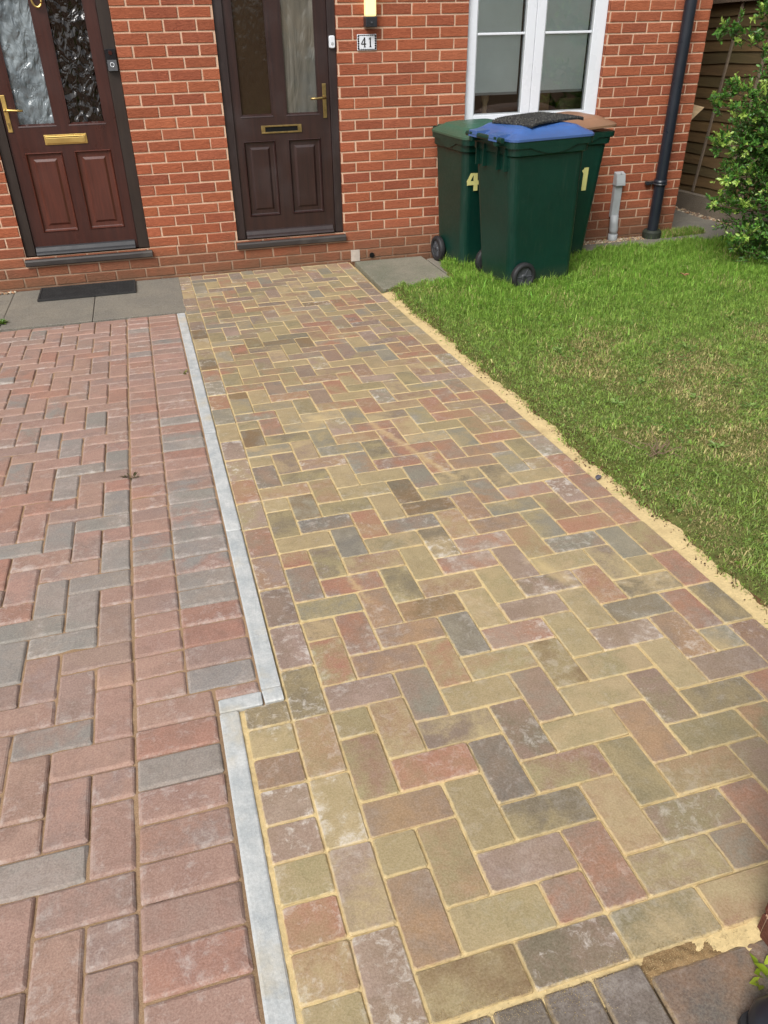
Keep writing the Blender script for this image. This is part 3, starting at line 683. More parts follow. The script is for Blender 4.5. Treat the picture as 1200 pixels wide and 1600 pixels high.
# openings in the front: x0, x1, z0, z1
D1 = (-2.797, -1.893, .29, 2.10); D2 = (-1.213, -.346, .29, 2.10); WN = (.672, 1.848, 1.045, 2.32)
OPEN = [D1, D2, WN]
BCOL = [(161, 86, 56), (168, 92, 60), (154, 82, 54), (163, 90, 62), (151, 80, 55), (172, 97, 66)]
def cut(iv, op):
    out = []
    for (a, b) in iv:
        if op[1] <= a or op[0] >= b: out.append((a, b)); continue
        if op[0] - a > .02: out.append((a, op[0]))
        if b - op[1] > .02: out.append((op[1], b))
    return out
def brick_wall(mb, u0, u1, rows, place, openings, phase, cols=None):
    """place(u, d, z) -> xyz, d is distance out of the wall plane"""
    def quad(pu, mat, **att): mb.add([place(*q) for q in pu], [(0, 1, 2, 3)], mat, **att)
    for n in rows:
        z0 = n * .075; z1 = z0 + .075; zm = (z0 + z1) / 2
        iv = [(u0, u1)]
        for op in openings:
            if op[2] < zm < op[3]: iv = cut(iv, op)
        for (a, b) in iv:      # mortar strip
            quad([(a, -.001, z0), (b, -.001, z0), (b, -.001, z1), (a, -.001, z1)], 1)
        for (a, b) in iv:
            ph = phase(n, (a + b) / 2)
            k = math.floor((a - ph) / .225) - 1
            while ph + k * .225 < b:
                s0 = ph + k * .225 + .0058; s1 = s0 + .2134; k += 1
                s0 += random.uniform(-.002, .002); s1 += random.uniform(-.002, .002)
                e0, e1 = s0 < a + .004, s1 > b - .004
                s0 = max(s0, a); s1 = min(s1, b)
                if s1 - s0 < .025: continue
                j = lambda s=.0013: random.uniform(-s, s)
                c0, c1, r0, r1 = s0, s1, z0 + .0056 + j(), z1 - .0056 + j()
                pr = random.uniform(-.001, .0022); i = .0028
                o = [(c0 + (0 if e0 else j()), r0 + j()), (c1 + (0 if e1 else j()), r0 + j()), (c1 + (0 if e1 else j()), r1 + j()), (c0 + (0 if e0 else j()), r1 + j())]
                g = [1 if not e0 else 0, 1 if not e1 else 0]
                ins = [(o[0][0] + i * g[0], o[0][1] + i), (o[1][0] - i * g[1], o[1][1] + i), (o[2][0] - i * g[1], o[2][1] - i), (o[3][0] + i * g[0], o[3][1] - i)]
                v = [place(p[0], -.0045, p[1]) for p in o] + [place(p[0], .0016 + pr, p[1]) for p in o] + [place(p[0], .004 + pr, p[1]) for p in ins]
                f = [(q, (q + 1) % 4, (q + 1) % 4 + 4, q + 4) for q in range(4)] + [(q + 4, (q + 1) % 4 + 4, (q + 1) % 4 + 8, q + 8) for q in range(4)] + [(8, 9, 10, 11)]
                c = jig(alb(random.choice(cols or BCOL), 1.04), .07); mb.add(v, f, 0, tint_a=c, rnd=random.random())
def ph_front(n, u):
    n = 25 - n          # row counted down from the joint at z=1.875
    if n >= 23: return -.04 + (.1125 if n % 2 == 0 else 0)
    if u > 1.85: return 2.0838 + (0 if n % 2 == 0 else .1125)
    if u < -1.21: return -1.785 + (0 if n % 2 == 0 else .1125)
    return 0.0 + (.1125 if n % 2 == 0 else 0)
mb = MB()
brick_wall(mb, -4.6, CORNER, range(-1, 68), lambda u, d, z: (u, -d, z), OPEN, ph_front)
brick_wall(mb, 0.0, 7.0, range(-2, 68), lambda u, d, z: (CORNER + d - .0035, u - .001, z), [], lambda n, u: .1125 * (n % 2) + .11 * 0)
for (x0, x1, z0, z1) in OPEN:       # brick reveals round the openings
    dep = .11
    for (xa, sgn) in ((x0, 1), (x1, -1)):
        z = z0
        while z < z1 - .001:
            zb = min((math.floor(z / .075 + 1e-6) + 1) * .075, z1); c = jig(alb(random.choice(BCOL), .98), .10)
            mb.add([(xa, -.001, z + .005), (xa, dep, z + .005), (xa, dep, zb - .005), (xa, -.001, zb - .005)], [(0, 1, 2, 3)], 0, tint_a=c, rnd=random.random())
            xq = xa - sgn * .0015
            mb.add([(xq, 0.003, z), (xq, dep, z), (xq, dep, zb), (xq, 0.003, zb)], [(0, 1, 2, 3)], 1); z = zb
    mb.add([(x0, .0035, z1), (x1, .0035, z1), (x1, dep, z1), (x0, dep, z1)], [(0, 1, 2, 3)], 1)
    mb.add([(x0, .0035, z0), (x1, .0035, z0), (x1, dep, z0), (x0, dep, z0)], [(0, 1, 2, 3)], 1)
mb.build('wall', [M_BRICK, M_MORTAR], house)
# inner shell so that the rooms are dark, and a roof
mb = MB()
mb.add([(-4.6, .12, 0), (.3, .12, 0), (.3, .12, 4.9), (-4.6, .12, 4.9)], [(0, 1, 2, 3)])
mb.add([(.3, .12, 0), (.3, 3.2, 0), (.3, 3.2, 2.5), (.3, .12, 2.5)], [(0, 1, 2, 3)])
mb.add([(.3, 3.2, 0), (2.6, 3.2, 0), (2.6, 3.2, 2.5), (.3, 3.2, 2.5)], [(0, 1, 2, 3)])
mb.add([(2.6, 3.2, 0), (2.6, .12, 0), (2.6, .12, 2.5), (2.6, 3.2, 2.5)], [(0, 1, 2, 3)])
mb.add([(.3, .12, .02), (2.6, .12, .02), (2.6, 3.2, .02), (.3, 3.2, .02)], [(0, 1, 2, 3)])
mb.add([(.3, .12, 2.5), (2.6, .12, 2.5), (2.6, 3.2, 2.5), (.3, 3.2, 2.5)], [(0, 1, 2, 3)])
mb.box(.3, WN[0] - .002, .1, .14, 0, 2.5); mb.box(WN[1] + .002, 2.6, .1, .14, 0, 2.5); mb.box(.3, 2.6, .101, .141, 0, 1.04); mb.box(.3, 2.6, .101, .141, 2.325, 2.5)
mb.build('room_lining', M_ROOM, house)
mb = MB(); mb.loft([[(-4.7, -.3, 5.02), (-4.7, 7.2, 5.02), (-4.7, 3.5, 7.2)], [(CORNER + .1, -.3, 5.02), (CORNER + .1, 7.2, 5.02), (CORNER + .1, 3.5, 7.2)]])
mb.build('roof', simple('roof_tile', alb((96, 70, 60)), .85, .3, 0, .25, 20), house)
mb = MB(); mb.box(-.292, -.216, -.0085, .01, .058, .15, 0, .002); mb.build('patch_tile', M_TILE, house)
mb = MB(); mb.tube([(-.112, -.014, .098), (-.112, .03, .098)], .021, 14); mb.build('overflow_pipe', M_BLACK, house)

def framed_panel(mb, x0, x1, z0, z1, y, mat=0):
    """raised-and-fielded panel: bead, sunk margin, raised field (y is the face of the door, smaller is nearer)"""
    def rect(i, d): return [(x0 + i, y + d, z0 + i), (x1 - i, y + d, z0 + i), (x1 - i, y + d, z1 - i), (x0 + i, y + d, z1 - i)]
    rings = [rect(0, .001), rect(.006, -.006), rect(.013, .010), rect(.020, .013), rect(.046, .013), rect(.062, .004)]
    mb.loft([list(r) for r in rings], mat, False, True)

def make_door(name, D, lx0, lx1, wood, panelm, framem, barm, glass, label, glassx, glassz, panx, panz, brass, letter, hx, hside, knock=None):
    x0, x1, zs, zt = D; yf = .018; yl = .034          # frame face and leaf face behind the brick face
    d = MB()
    # stiles, rails and muntin, butted end to end
    d.box(lx0, glassx[0][0], yl, yl + .044, .305, 2.03); d.box(glassx[1][1], lx1, yl, yl + .044, .305, 2.03)
    a, b = glassx[0][0], glassx[1][1]
    d.box(a, b, yl, yl + .044, .305, panz[0]); d.box(a, b, yl, yl + .044, panz[1], glassz[0]); d.box(a, b, yl, yl + .044, glassz[1], 2.03)
    d.box(glassx[0][1], glassx[1][0], yl, yl + .044, panz[0], panz[1]); d.box(glassx[0][1], glassx[1][0], yl, yl + .044, glassz[0], glassz[1])
    for gx in panx:      # fill between panel and stile when the panel is narrower than the glass
        pass
    door = d.build('door', wood, house); door['label'] = label
    for (pa, pb) in panx:
        p = MB(); framed_panel(p, pa, pb, panz[0], panz[1], yl); p.build('door_panel', panelm, door)
    for i, (ga, gb) in enumerate(glassx):
        g = MB(); g.box(ga, gb, yl + .018, yl + .024, glassz[0], glassz[1]); g.build('glass_pane', glass[i], door)
        g = MB()         # glazing beads
        for (q0, q1, w0, w1) in ((ga, ga + .011, glassz[0] + .013, glassz[1]), (gb - .011, gb, glassz[0] + .013, glassz[1])):
            g.loft([[(q0, yl + .002, w0), (q1, yl + .002, w0), (q1, yl + .017, w0), (q0, yl + .017, w0)], [(q0, yl + .002, w1), (q1, yl + .002, w1), (q1, yl + .017, w1), (q0, yl + .017, w1)]])
        g.loft([[(ga, yl - .003, glassz[0]), (ga, yl + .017, glassz[0]), (ga, yl + .017, glassz[0] + .018), (ga, yl + .0, glassz[0] + .008)], [(gb, yl - .003, glassz[0]), (gb, yl + .017, glassz[0]), (gb, yl + .017, glassz[0] + .018), (gb, yl + .0, glassz[0] + .008)]])
        g.build('glazing_bead', wood, door)
    f = MB()
    for (fa, fb, ia) in ((x0 + .001, lx0 - .003, 1), (lx1 + .003, x1 - .001, -1)):
        f.box(fa, fb, yf, .11, zs + .012, zt - .055, 0, .003)
    f.box(x0 + .001, x1 - .001, yf, .11, zt - .053, zt - .001, 0, .003)
    f.build('door_frame', framem, door)
    s = MB()             # hardwood threshold with a nosing
    s.loft([[(x0 - .012, -.028, .237), (x0 - .012, -.034, .243), (x0 - .012, -.034, .272), (x0 - .012, -.026, .283), (x0 - .012, .11, .302), (x0 - .012, .11, .237)],
            [(x1 + .012, -.028, .237), (x1 + .012, -.034, .243), (x1 + .012, -.034, .272), (x1 + .012, -.026, .283), (x1 + .012, .11, .302), (x1 + .012, .11, .237)]])
    s.build('threshold', M_SILLW, door)
    wb = MB()            # weather bar across the foot of the leaf
    prof = [(yl - .001, .365), (yl - .014, .358), (yl - .03, .335), (yl - .045, .325), (yl - .05, .314), (yl - .044, .309), (yl - .001, .311)]
    wb.loft([[(lx0 + .006, p, z) for p, z in prof], [(lx1 - .02, p, z) for p, z in prof]]); wb.build('weather_bar', barm, door)
    # letter plate
    la, lb, l0, l1, op = letter
    lp = MB()
    if op:
        for (q0, q1, w0, w1) in ((la, lb, l1 - .011, l1), (la, lb, l0, l0 + .011), (la, la + .03, l0 + .0112, l1 - .0112), (lb - .03, lb, l0 + .0112, l1 - .0112)):
            lp.box(q0, q1, yl - .008, yl, w0, w1, 0, .002)
        p = lp.build('letter_plate', brass, door)
        q = MB(); q.box(la + .028, lb - .028, yl - .003, yl - .0005, l0 + .009, l1 - .009); q.build('letter_slot', M_BLACK, p)
    else:
        lp.box(la, lb, yl - .006, yl - .0005, l0, l1, 0, .003); lp.box(la + .012, lb - .012, yl - .011, yl - .0065, l0 + .008, l1 - .02, 0, .004); lp.tube([(la + .01, yl - .01, l1 - .013), (lb - .01, yl - .01, l1 - .013)], .005, 8)
        lp.build('letter_plate', brass, door)
    # handle: backplate, lever, cylinder
    h = MB(); h.box(hx - .0145, hx + .0145, yl - .007, yl - .0005, 1.145, 1.377, 0, .003)
    hb = h.build('handle', brass, door)
    h = MB(); h.tube([(hx, yl - .005, 1.285), (hx, yl - .045, 1.285)], .009, 10)
    h.tube([(hx, yl - .045, 1.285), (hx + hside * .03, yl - .05, 1.286), (hx + hside * .075, yl - .05, 1.283), (hx + hside * .115, yl - .048, 1.282)], [.009, .008, .0075, .008], 10)
    h.build('lever', brass, hb, True)
    h = MB(); h.tube([(hx, yl - .008, 1.2), (hx, yl - .016, 1.2)], .0085, 12); h.box(hx - .0035, hx + .0035, yl - .0105, yl - .0075, 1.168, 1.195); h.build('lock_cylinder', M_BRASSD, hb)
    if knock:
        k = MB(); k.tube([(knock + .03 * math.sin(t_), yl - .022, 1.92 - .042 * math.cos(t_)) for t_ in [i * 2 * math.pi / 20 for i in range(21)]], .0065, 8)
        k.box(knock - .014, knock + .014, yl - .02, yl - .0005, 1.945, 1.985, 0, .004); k.build('door_knocker', brass, door, False)
    return door
make_door('door', D1, -2.722, -1.978, M_DOOR_RED, M_DOOR_REDH, M_FRAME_D, M_BAR, (M_GL1A, M_GL1B), 'glossy mahogany door with rippled glass and a bright brass letter plate',
          ((-2.637, -2.385), (-2.303, -2.05)), (1.172, 1.96), ((-2.637, -2.385), (-2.303, -2.05)), (.462, 1.008), M_BRASS, (-2.485, -2.197, 1.054, 1.12, False), -2.693, 1, -2.342)
make_door('door', D2, -1.142, -.41, M_DOOR_PLUM, M_DOOR_PLUM, M_FRAME_P, M_FRAME_P, (M_GL2A, M_GL2B), 'weathered plum-black door with an open brass letter slot',
          ((-1.09, -.845), (-.748, -.492)), (1.17, 1.96), ((-1.09, -.845), (-.748, -.492)), (.465, 1.01), M_BRASSD, (-.945, -.637, 1.057, 1.112, True), -.449, -1)

# window
wf = MB(); yw = .03
x0, x1, z0, z1 = WN[0] + .003, WN[1] - .003, WN[2] + .03, WN[3] - .002
px = ((.757, 1.165), (1.322, 1.738)); pz = (1.113, 2.24)
wf.box(x0, px[0][0], yw, yw + .06, z0, z1, 0, .004); wf.box(px[1][1], x1, yw, yw + .06, z0, z1, 0, .004)
wf.box(px[0][0], 1.2425, yw, yw + .06, z0, pz[0], 0, .004); wf.box(1.2435, px[1][1], yw, yw + .06, z0, pz[0], 0, .004)
wf.box(px[0][0], px[1][1], yw, yw + .06, pz[1], z1, 0, .004)
wf.box(px[0][1], 1.2415, yw, yw + .06, pz[0], pz[1], 0, .004); wf.box(1.2445, px[1][0], yw, yw + .06, pz[0], pz[1], 0, .004)
win = wf.build('window', M_PVCW, house); win['label'] = 'white plastic window with two tall panes and lowered grey blinds'
for (a, b) in px:
    g = MB(); g.box(a, b, yw + .025, yw + .029, pz[0], pz[1]); g.build('pane', M_WGLASS, win)
    g = MB(); g.box(a, b, yw + .008, yw + .0245, 1.659, 1.676, 0, .004); g.build('glazing_bar', M_PVCW, win)
    g = MB()
    for (q0, q1, w0, w1) in ((a, a + .008, pz[0], pz[1]), (b - .008, b, pz[0], pz[1])): g.box(q0, q1, yw + .0055, yw + .0245, w0 + .009, w1, 0)
    g.box(a, b, yw + .0055, yw + .0245, pz[0], pz[0] + .008); g.build('gasket', M_GREYP, win)
for (a, b) in ((.70, 1.146), (1.26, 1.722)):
    g = MB(); g.box(a, b, yw + .055, yw + .0562, 1.266, 2.3); bl = g.build('blind', M_BLIND, win)
    g = MB(); g.box(a, b, yw + .049, yw + .061, 1.247, 1.2655, 0, .003); g.build('blind_bar', M_GREYP, bl)
g = MB(); g.loft([[(x0, .004, 1.047), (x0, .004, 1.06), (x0, .09, 1.073), (x0, .09, 1.047)], [(x1, .004, 1.047), (x1, .004, 1.06), (x1, .09, 1.073), (x1, .09, 1.047)]])
g.build('window_sill', M_PVCW, win)
g = MB(); g.box(.66, 1.86, .145, .36, 1.06, 1.085); g.build('inside_sill', simple('inside_sill_paint', alb((120, 100, 84)), .6), win)
# ornaments on the inside sill
o = MB(); cx, cy = .93, .22
prof = [(.045, 1.086), (.045, 1.096), (.02, 1.105), (.014, 1.12), (.022, 1.14), (.018, 1.17), (.03, 1.2), (.034, 1.24), (.026, 1.27)]
o.loft([[(cx + r * math.cos(k * math.pi / 8), cy + r * math.sin(k * math.pi / 8), z) for k in range(16)] for r, z in prof])
tag(o.build('candlestick', M_NEWWOOD, None, True), 'turned wooden candlestick on the inside windowsill behind the left pane', 'ornament')
o = MB(); o.box(1.38, 1.5, .2, .3, 1.086, 1.25, 0, .004)
tag(o.build('cardboard_box', simple('cardboard', alb((150, 118, 84)), .85)), 'small brown cardboard box on the inside windowsill behind the right pane', 'box')
o = MB(); o.loft([[(1.56, .17, 1.086), (1.86, .17, 1.086), (1.86, .21, 1.086), (1.56, .21, 1.086)], [(1.6, .21, 1.19), (1.86, .21, 1.19), (1.86, .225, 1.19), (1.6, .225, 1.19)]])
tag(o.build('picture_frame', simple('olive_frame', alb((110, 100, 66)), .5)), 'leaning olive picture frame inside the right pane of the window', 'picture frame')

# ------------------------------------------------------------------ fixtures on the front
lamp = empty('wall_lamp', (-.1, 0, 1.73)); tag(lamp, 'slim wall lamp with a glowing yellow tube and a charcoal base above the number plaque', 'wall lamp')
def child(mbq, name, mat, par, smooth=False):
    ob = mbq.build(name, mat, par, smooth); ob.matrix_parent_inverse = Matrix.Identity(4)
    return ob
q = MB(); q.box(-.043, .043, -.075, -.004, 0, .065, 0, .006); q.tube([(0, -.074, .03), (0, -.08, .03)], .011, 12); child(q, 'lamp_base', M_DARKP, lamp)
q = MB(); q.tube([(0, -.0805, .03), (0, -.083, .03)], .006, 10); child(q, 'motion_sensor', M_GREYF, lamp)
q = MB(); q.box(-.04, .04, -.07, -.012, .066, .36, 0, .012); child(q, 'lamp_shade', M_LAMP, lamp)
q = MB(); q.box(-.043, .043, -.075, -.004, .361, .38, 0, .004); child(q, 'lamp_cap', M_DARKP, lamp)

pl = MB(); pl.box(-.194, -.048, -.0135, -.0045, 1.584, 1.686, 0, .003)
plaque = pl.build('house_number_plaque', M_WHITE); tag(plaque, 'white ceramic plaque reading 41 with a black scalloped border on the brick wall', 'house number')
def flat(mb, pts, y, z0=0, mat=0):
    n = len(pts); mb.add([(x, y, z) for x, z in pts] + [(x, y + .0012, z) for x, z in pts], [tuple(range(n))] + [(i, i + n, (i + 1) % n + n, (i + 1) % n) for i in range(n)], mat)
def digit(mb, ch, cx, cz, h, y, serif=False, wgt=1.0):
    """digit from flat strokes, height h, centred at cx,cz"""
    s = h; t_ = .13 * s * wgt
    def bar(xa, za, xb, zb, w_=None):
        w2 = (w_ or t_) / 2; dx, dz = xb - xa, zb - za; L = math.hypot(dx, dz); nx, nz = -dz / L * w2, dx / L * w2
        flat(mb, [(cx + xa + nx, cz + za + nz), (cx + xa - nx, cz + za - nz), (cx + xb - nx, cz + zb - nz), (cx + xb + nx, cz + zb + nz)], y - random.uniform(0, .0004))
    if ch == '4':
        bar(.12 * s, -.5 * s, .12 * s, .5 * s, t_ * 1.15); bar(.10 * s, .46 * s, -.26 * s, -.14 * s, t_ * .9); bar(-.31 * s, -.17 * s, .30 * s, -.17 * s, t_ * .95)
        if serif: bar(0, -.47 * s, .25 * s, -.47 * s, t_ * .5)
    else:
        bar(.02 * s, -.5 * s, .02 * s, .5 * s, t_ * 1.2); bar(.03 * s, .44 * s, -.15 * s, .3 * s, t_ * .8)
        if serif: bar(-.13 * s, -.47 * s, .17 * s, -.47 * s, t_ * .5)
ink = MB(); digit(ink, '4', -.146, 1.635, .062, -.0150, True, .9); digit(ink, '1', -.097, 1.635, .062, -.0150, True, .9)
child(ink, 'number', M_INK, plaque)
bd = MB()
for (xa, za, xb, zb, n) in ((-.188, 1.680, -.054, 1.680, 9), (-.188, 1.590, -.054, 1.590, 9), (-.188, 1.590, -.188, 1.680, 6), (-.054, 1.590, -.054, 1.680, 6)):
    for i in range(n):
        t0 = (i + .5) / n; x, z = xa + (xb - xa) * t0, za + (zb - za) * t0
        sx, sz = (.0075, .0028) if xa != xb else (.0028, .0075)
        flat(bd, [(x + sx * math.cos(k * math.pi / 5), z + sz * math.sin(k * math.pi / 5)) for k in range(10)], -.0148)
        flat(bd, [(x + sz * .9 * math.cos(k * math.pi / 4) + (.0025 if xa == xb and xa < -.1 else (-.0025 if xa == xb else 0)), z + sz * .9 * math.sin(k * math.pi / 4) + (0 if xa == xb else (.0025 if za < 1.6 else -.0025))) for k in range(8)], -.0152)
child(bd, 'plaque_border', M_INK, plaque)

bell = MB()
def rrect(cx, cz, hx, hz, r, y, n=5):
    out = []
    for (sx, sz, a0) in ((1, 1, 0), (-1, 1, 90), (-1, -1, 180), (1, -1, 270)):
        for i in range(n + 1):
            a = R(a0 + 90 * i / n); out.append((cx + sx * (hx - r) + r * math.cos(a), y, cz + sz * (hz - r) + r * math.sin(a)))
    return out
bell.loft([rrect(-.379, 1.642, .022, .04, .012, .0175), rrect(-.379, 1.642, .022, .04, .012, .002), rrect(-.379, 1.642, .018, .036, .011, -.005)])
b1 = bell.build('doorbell', M_WHITE); tag(b1, 'small white doorbell push on the frame of the weathered plum-black door', 'doorbell')
q = MB(); q.loft([rrect(-.379, 1.632, .011, .011, .0105, -.0045), rrect(-.379, 1.632, .009, .009, .0085, -.0075)]); child(q, 'button', M_GREYP, b1)
bell = MB(); bell.loft([rrect(-1.936, 1.567, .036, .066, .006, .0175), rrect(-1.936, 1.567, .036, .066, .006, -.012), rrect(-1.936, 1.567, .033, .063, .006, -.016)])
b2 = bell.build('video_doorbell', M_INK); tag(b2, 'black and grey camera doorbell with a ring button on the glossy mahogany door frame', 'doorbell')
q = MB(); q.loft([rrect(-1.936, 1.536, .031, .033, .004, -.0155), rrect(-1.936, 1.536, .031, .033, .004, -.019)]); child(q, 'face_plate', M_GREYF, b2)
q = MB(); q.loft([rrect(-1.936, 1.61, .014, .014, .0135, -.0155), rrect(-1.936, 1.61, .012, .012, .0115, -.021)]); child(q, 'camera_lens', simple('lens_red', (.04, .012, .01), .1), b2)
q = MB(); q.tube([(-1.936 + .0125 * math.cos(i * math.pi / 10), -.0195, 1.54 + .0125 * math.sin(i * math.pi / 10)) for i in range(21)], .0024, 6); child(q, 'ring_button', M_WHITE, b2)

# drainpipe, collar and bracket
dp = empty('drainpipe', (2.49, 0, .08)); tag(dp, 'black plastic drainpipe running down the brick wall near the corner', 'drainpipe')
q = MB(); q.tube([(.012, -.085, .03), (.012, -.085, 4.9)], .047, 20, caps=False); q.tube([(.012, -.085, .43), (.012, -.085, .47)], .056, 20); child(q, 'pipe', M_PIPE, dp, True)
q = MB(); q.tube([(.012, -.085, -.03), (.012, -.085, .03)], .084, 22); q.tube([(.012, -.085, .03), (.012, -.085, .045)], [.084, .07], 22); child(q, 'gully_collar', M_COLLAR, dp)
q = MB(); q.box(-.09, .012, -.04, -.004, .425, .445); q.tube([(-.085, -.02, .435), (-.085, -.045, .435)], .016, 10); q.tube([(.012 + .054 * math.cos(i * math.pi / 8), -.085 + .054 * math.sin(i * math.pi / 8), .435) for i in range(17)], .008, 6); child(q, 'bracket', M_DARKP, dp)

cb = empty('cable_conduit', (2.12, 0, .05)); tag(cb, 'grey plastic cable conduit with a boxed top rising from the gravel beside the bins', 'conduit')
q = MB(); q.loft([[(-.04, -.005, .48), (.045, -.005, .48), (.045, -.07, .48), (-.04, -.07, .48)], [(-.04, -.005, .575), (.045, -.005, .575), (.045, -.052, .56), (-.04, -.052, .56)]]); q.box(-.042, .047, -.073, -.004, .468, .4795, 0, .002); q.tube([(.002, -.045, .566), (.002, -.058, .57)], .006, 8, 0); child(q, 'conduit_cap', M_GREYP, cb)
q = MB(); q.box(-.036, .036, -.05, -.005, .2, .4675, 0, .006); child(q, 'cover_strip', M_GREYP, cb)
q = MB(); q.tube([(-.002, -.045, .22), (.0, -.05, .15), (.004, -.052, .1), (.006, -.05, .055)], [.036, .037, .04, .034], 14); q.tube([(.006, -.05, -.03), (.006, -.05, .06)], .041, 16); child(q, 'bend', M_GREYP, cb, True)

# ------------------------------------------------------------------ wheelie bins
def rr4(x0, x1, hy, r, z, n=5):
    cx, hx = (x0 + x1) / 2, (x1 - x0) / 2; out = []
    for (sx, sy, a0) in ((1, 1, 0), (-1, 1, 90), (-1, -1, 180), (1, -1, 270)):
        for i in range(n + 1):
            a = R(a0 + 90 * i / n); out.append((cx + sx * (hx - r) + r * math.cos(a), sy * (hy - r) + r * math.sin(a), z))
    return out
def bin_(loc, rz, w_, b0, b1, t0, t1, H, lidm, label, sticker=None, lid_open=0.0, recess=False):
    root = empty('wheelie_bin', loc, rz); tag(root, label, 'wheelie bin', 'wheelie bins')
    hb, ht = w_ * .83, w_
    L = lambda k, a, b: a + (b - a) * k
    b = MB(); rings = []
    for k, e in ((0, .012), (.02, 0), (.3, 0), (.6, 0), (.9, 0)):
        rings.append(rr4(L(k, b0, t0) + e, L(k, b1, t1) - e, L(k, hb, ht) - e, .055, .02 + k * (H - .02)))
    zr = .02 + .9 * (H - .02); xa, xb, hy = L(.9, b0, t0), L(.9, b1, t1), L(.9, hb, ht)
    rings += [rr4(xa - .012, xb + .022, hy + .018, .06, zr + .012), rr4(xa - .014, xb + .026, hy + .02, .06, zr + .055), rr4(xa - .03, xb + .05, hy + .028, .055, zr + .058), rr4(xa - .03, xb + .052, hy + .03, .055, H), rr4(xa - .01, xb + .03, hy + .012, .05, H + .001)]
    b.loft(rings, 0, True, True)
    # comb lifter lip on the sides: a shallow downward bulge
    for sy in (-1, 1):
        pts = [(L(i / 10, xa + .12, xb - .1), zr + .056 - .04 * math.sin(math.pi * i / 10)) for i in range(11)]
        v = [(x, sy * (hy + .0285), zr + .058) for x, z in pts] + [(x, sy * (hy + .0275), z) for x, z in pts] + [(x, sy * (hy - .005), zr + .058) for x, z in pts] + [(x, sy * (hy - .005), z) for x, z in pts]
        n = 11; f = []
        for i in range(n - 1): f += [(i, i + 1, n + i + 1, n + i), (n + i, n + i + 1, 3 * n + i + 1, 3 * n + i)]
        b.add(v, f)
    for sy in (-1, 1):        # webs under the rim at the handle side
        for off in (.07, .16):
            b.box(xa - .028, xa + .02, sy * (hy - off) - .006, sy * (hy - off) + .006, zr - .09, zr + .056)
    child(b, 'body', M_GREEN, root)
    # handle bar on lugs
    h = MB(); hz = H + .012
    for sy in (-1, 1): h.box(xa - .095, xa - .01, sy * hy * .62 - .02, sy * hy * .62 + .02, H - .03, H + .03, 0, .008)
    h.tube([(xa - .078, -hy * .9, hz), (xa - .078, hy * .9, hz)], .017, 12); child(h, 'handle', M_GREEN, root)
    # lid: skirt, shoulder and a crowned top
    ld = MB(); z = 0.0; x0_, x1_, hy_ = -.035, xb - xa + .058, hy + .034
    lr = [rr4(x0_, x1_, hy_, .06, -.004), rr4(x0_, x1_, hy_, .06, .010), rr4(x0_ + .012, x1_ - .012, hy_ - .012, .06, .020), rr4(x0_ + .055, x1_ - .06, hy_ - .045, .06, .04), rr4(x0_ + .085, x1_ - .1, hy_ - .075, .06, .062), rr4(x0_ + .16, x1_ - .18, hy_ - .13, .05, .077), rr4(x0_ + .26, x1_ - .27, hy_ - .2, .03, .081)]
    ld.loft(lr, 0, True, True)
    for sy in (-1, 1):        # hinge arms over the handle bar
        ld.loft([[(x0_ - .062, sy * hy_ * .45 - .05, -.006), (x0_ - .062, sy * hy_ * .45 + .05, -.006), (x0_ - .055, sy * hy_ * .45 + .05, .032), (x0_ - .055, sy * hy_ * .45 - .05, .032)],
                 [(x0_ + .03, sy * hy_ * .45 - .06, .0), (x0_ + .03, sy * hy_ * .45 + .06, .0), (x0_ + .04, sy * hy_ * .45 + .06, .037), (x0_ + .04, sy * hy_ * .45 - .06, .037)]])
    if recess:
        for sy in (-1, 1): ld.tube([(x1_ - .05, sy * hy_ * .5, .035), (x1_ - .05, sy * hy_ * .5, .062)], [.02, .016], 12)
    lo = ld.build('lid', lidm, root); lo.location = (xa, 0, H + .006); lo.rotation_euler = (0, -lid_open, 0)
    # axle and two wheels
    ax = MB(); xw = b0 + .085; ax.tube([(xw, -hb - .06, .1), (xw, hb + .06, .1)], .011, 8); ax.box(xw - .03, xw + .05, -hb * .7, hb * .7, .06, .14, 0, .01); child(ax, 'axle', M_DARKP, root)
    for sy in (-1, 1):
        y0 = sy * (hb + .012)
        wh = MB(); n = 28
        prof = [(.062, .0), (.084, .0), (.097, .008), (.1, .018), (.1, .036), (.096, .045), (.083, .05), (.07, .05), (.066, .04)]
        wh.loft([[(xw + r * math.cos(2 * math.pi * k / n), y0 + sy * d, .1 + r * math.sin(2 * math.pi * k / n)) for k in range(n)] for r, d in prof], 0, False, False)
        wo = child(wh, 'wheel', M_RUBBER, root, True)
        hu = MB(); hp = [(.066, .036), (.05, .028), (.028, .03), (.02, .042), (.008, .045)]
        hu.loft([[(xw + r * math.cos(2 * math.pi * k / n), y0 + sy * d, .1 + r * math.sin(2 * math.pi * k / n)) for k in range(n)] for r, d in hp], 0, True, True)
        for k in range(6):
            a = k * math.pi / 3; hu.tube([(xw + .02 * math.cos(a), y0 + sy * .036, .1 + .02 * math.sin(a)), (xw + .064 * math.cos(a), y0 + sy * .036, .1 + .064 * math.sin(a))], .005, 6)
        child(hu, 'hub', M_HUB, wo)
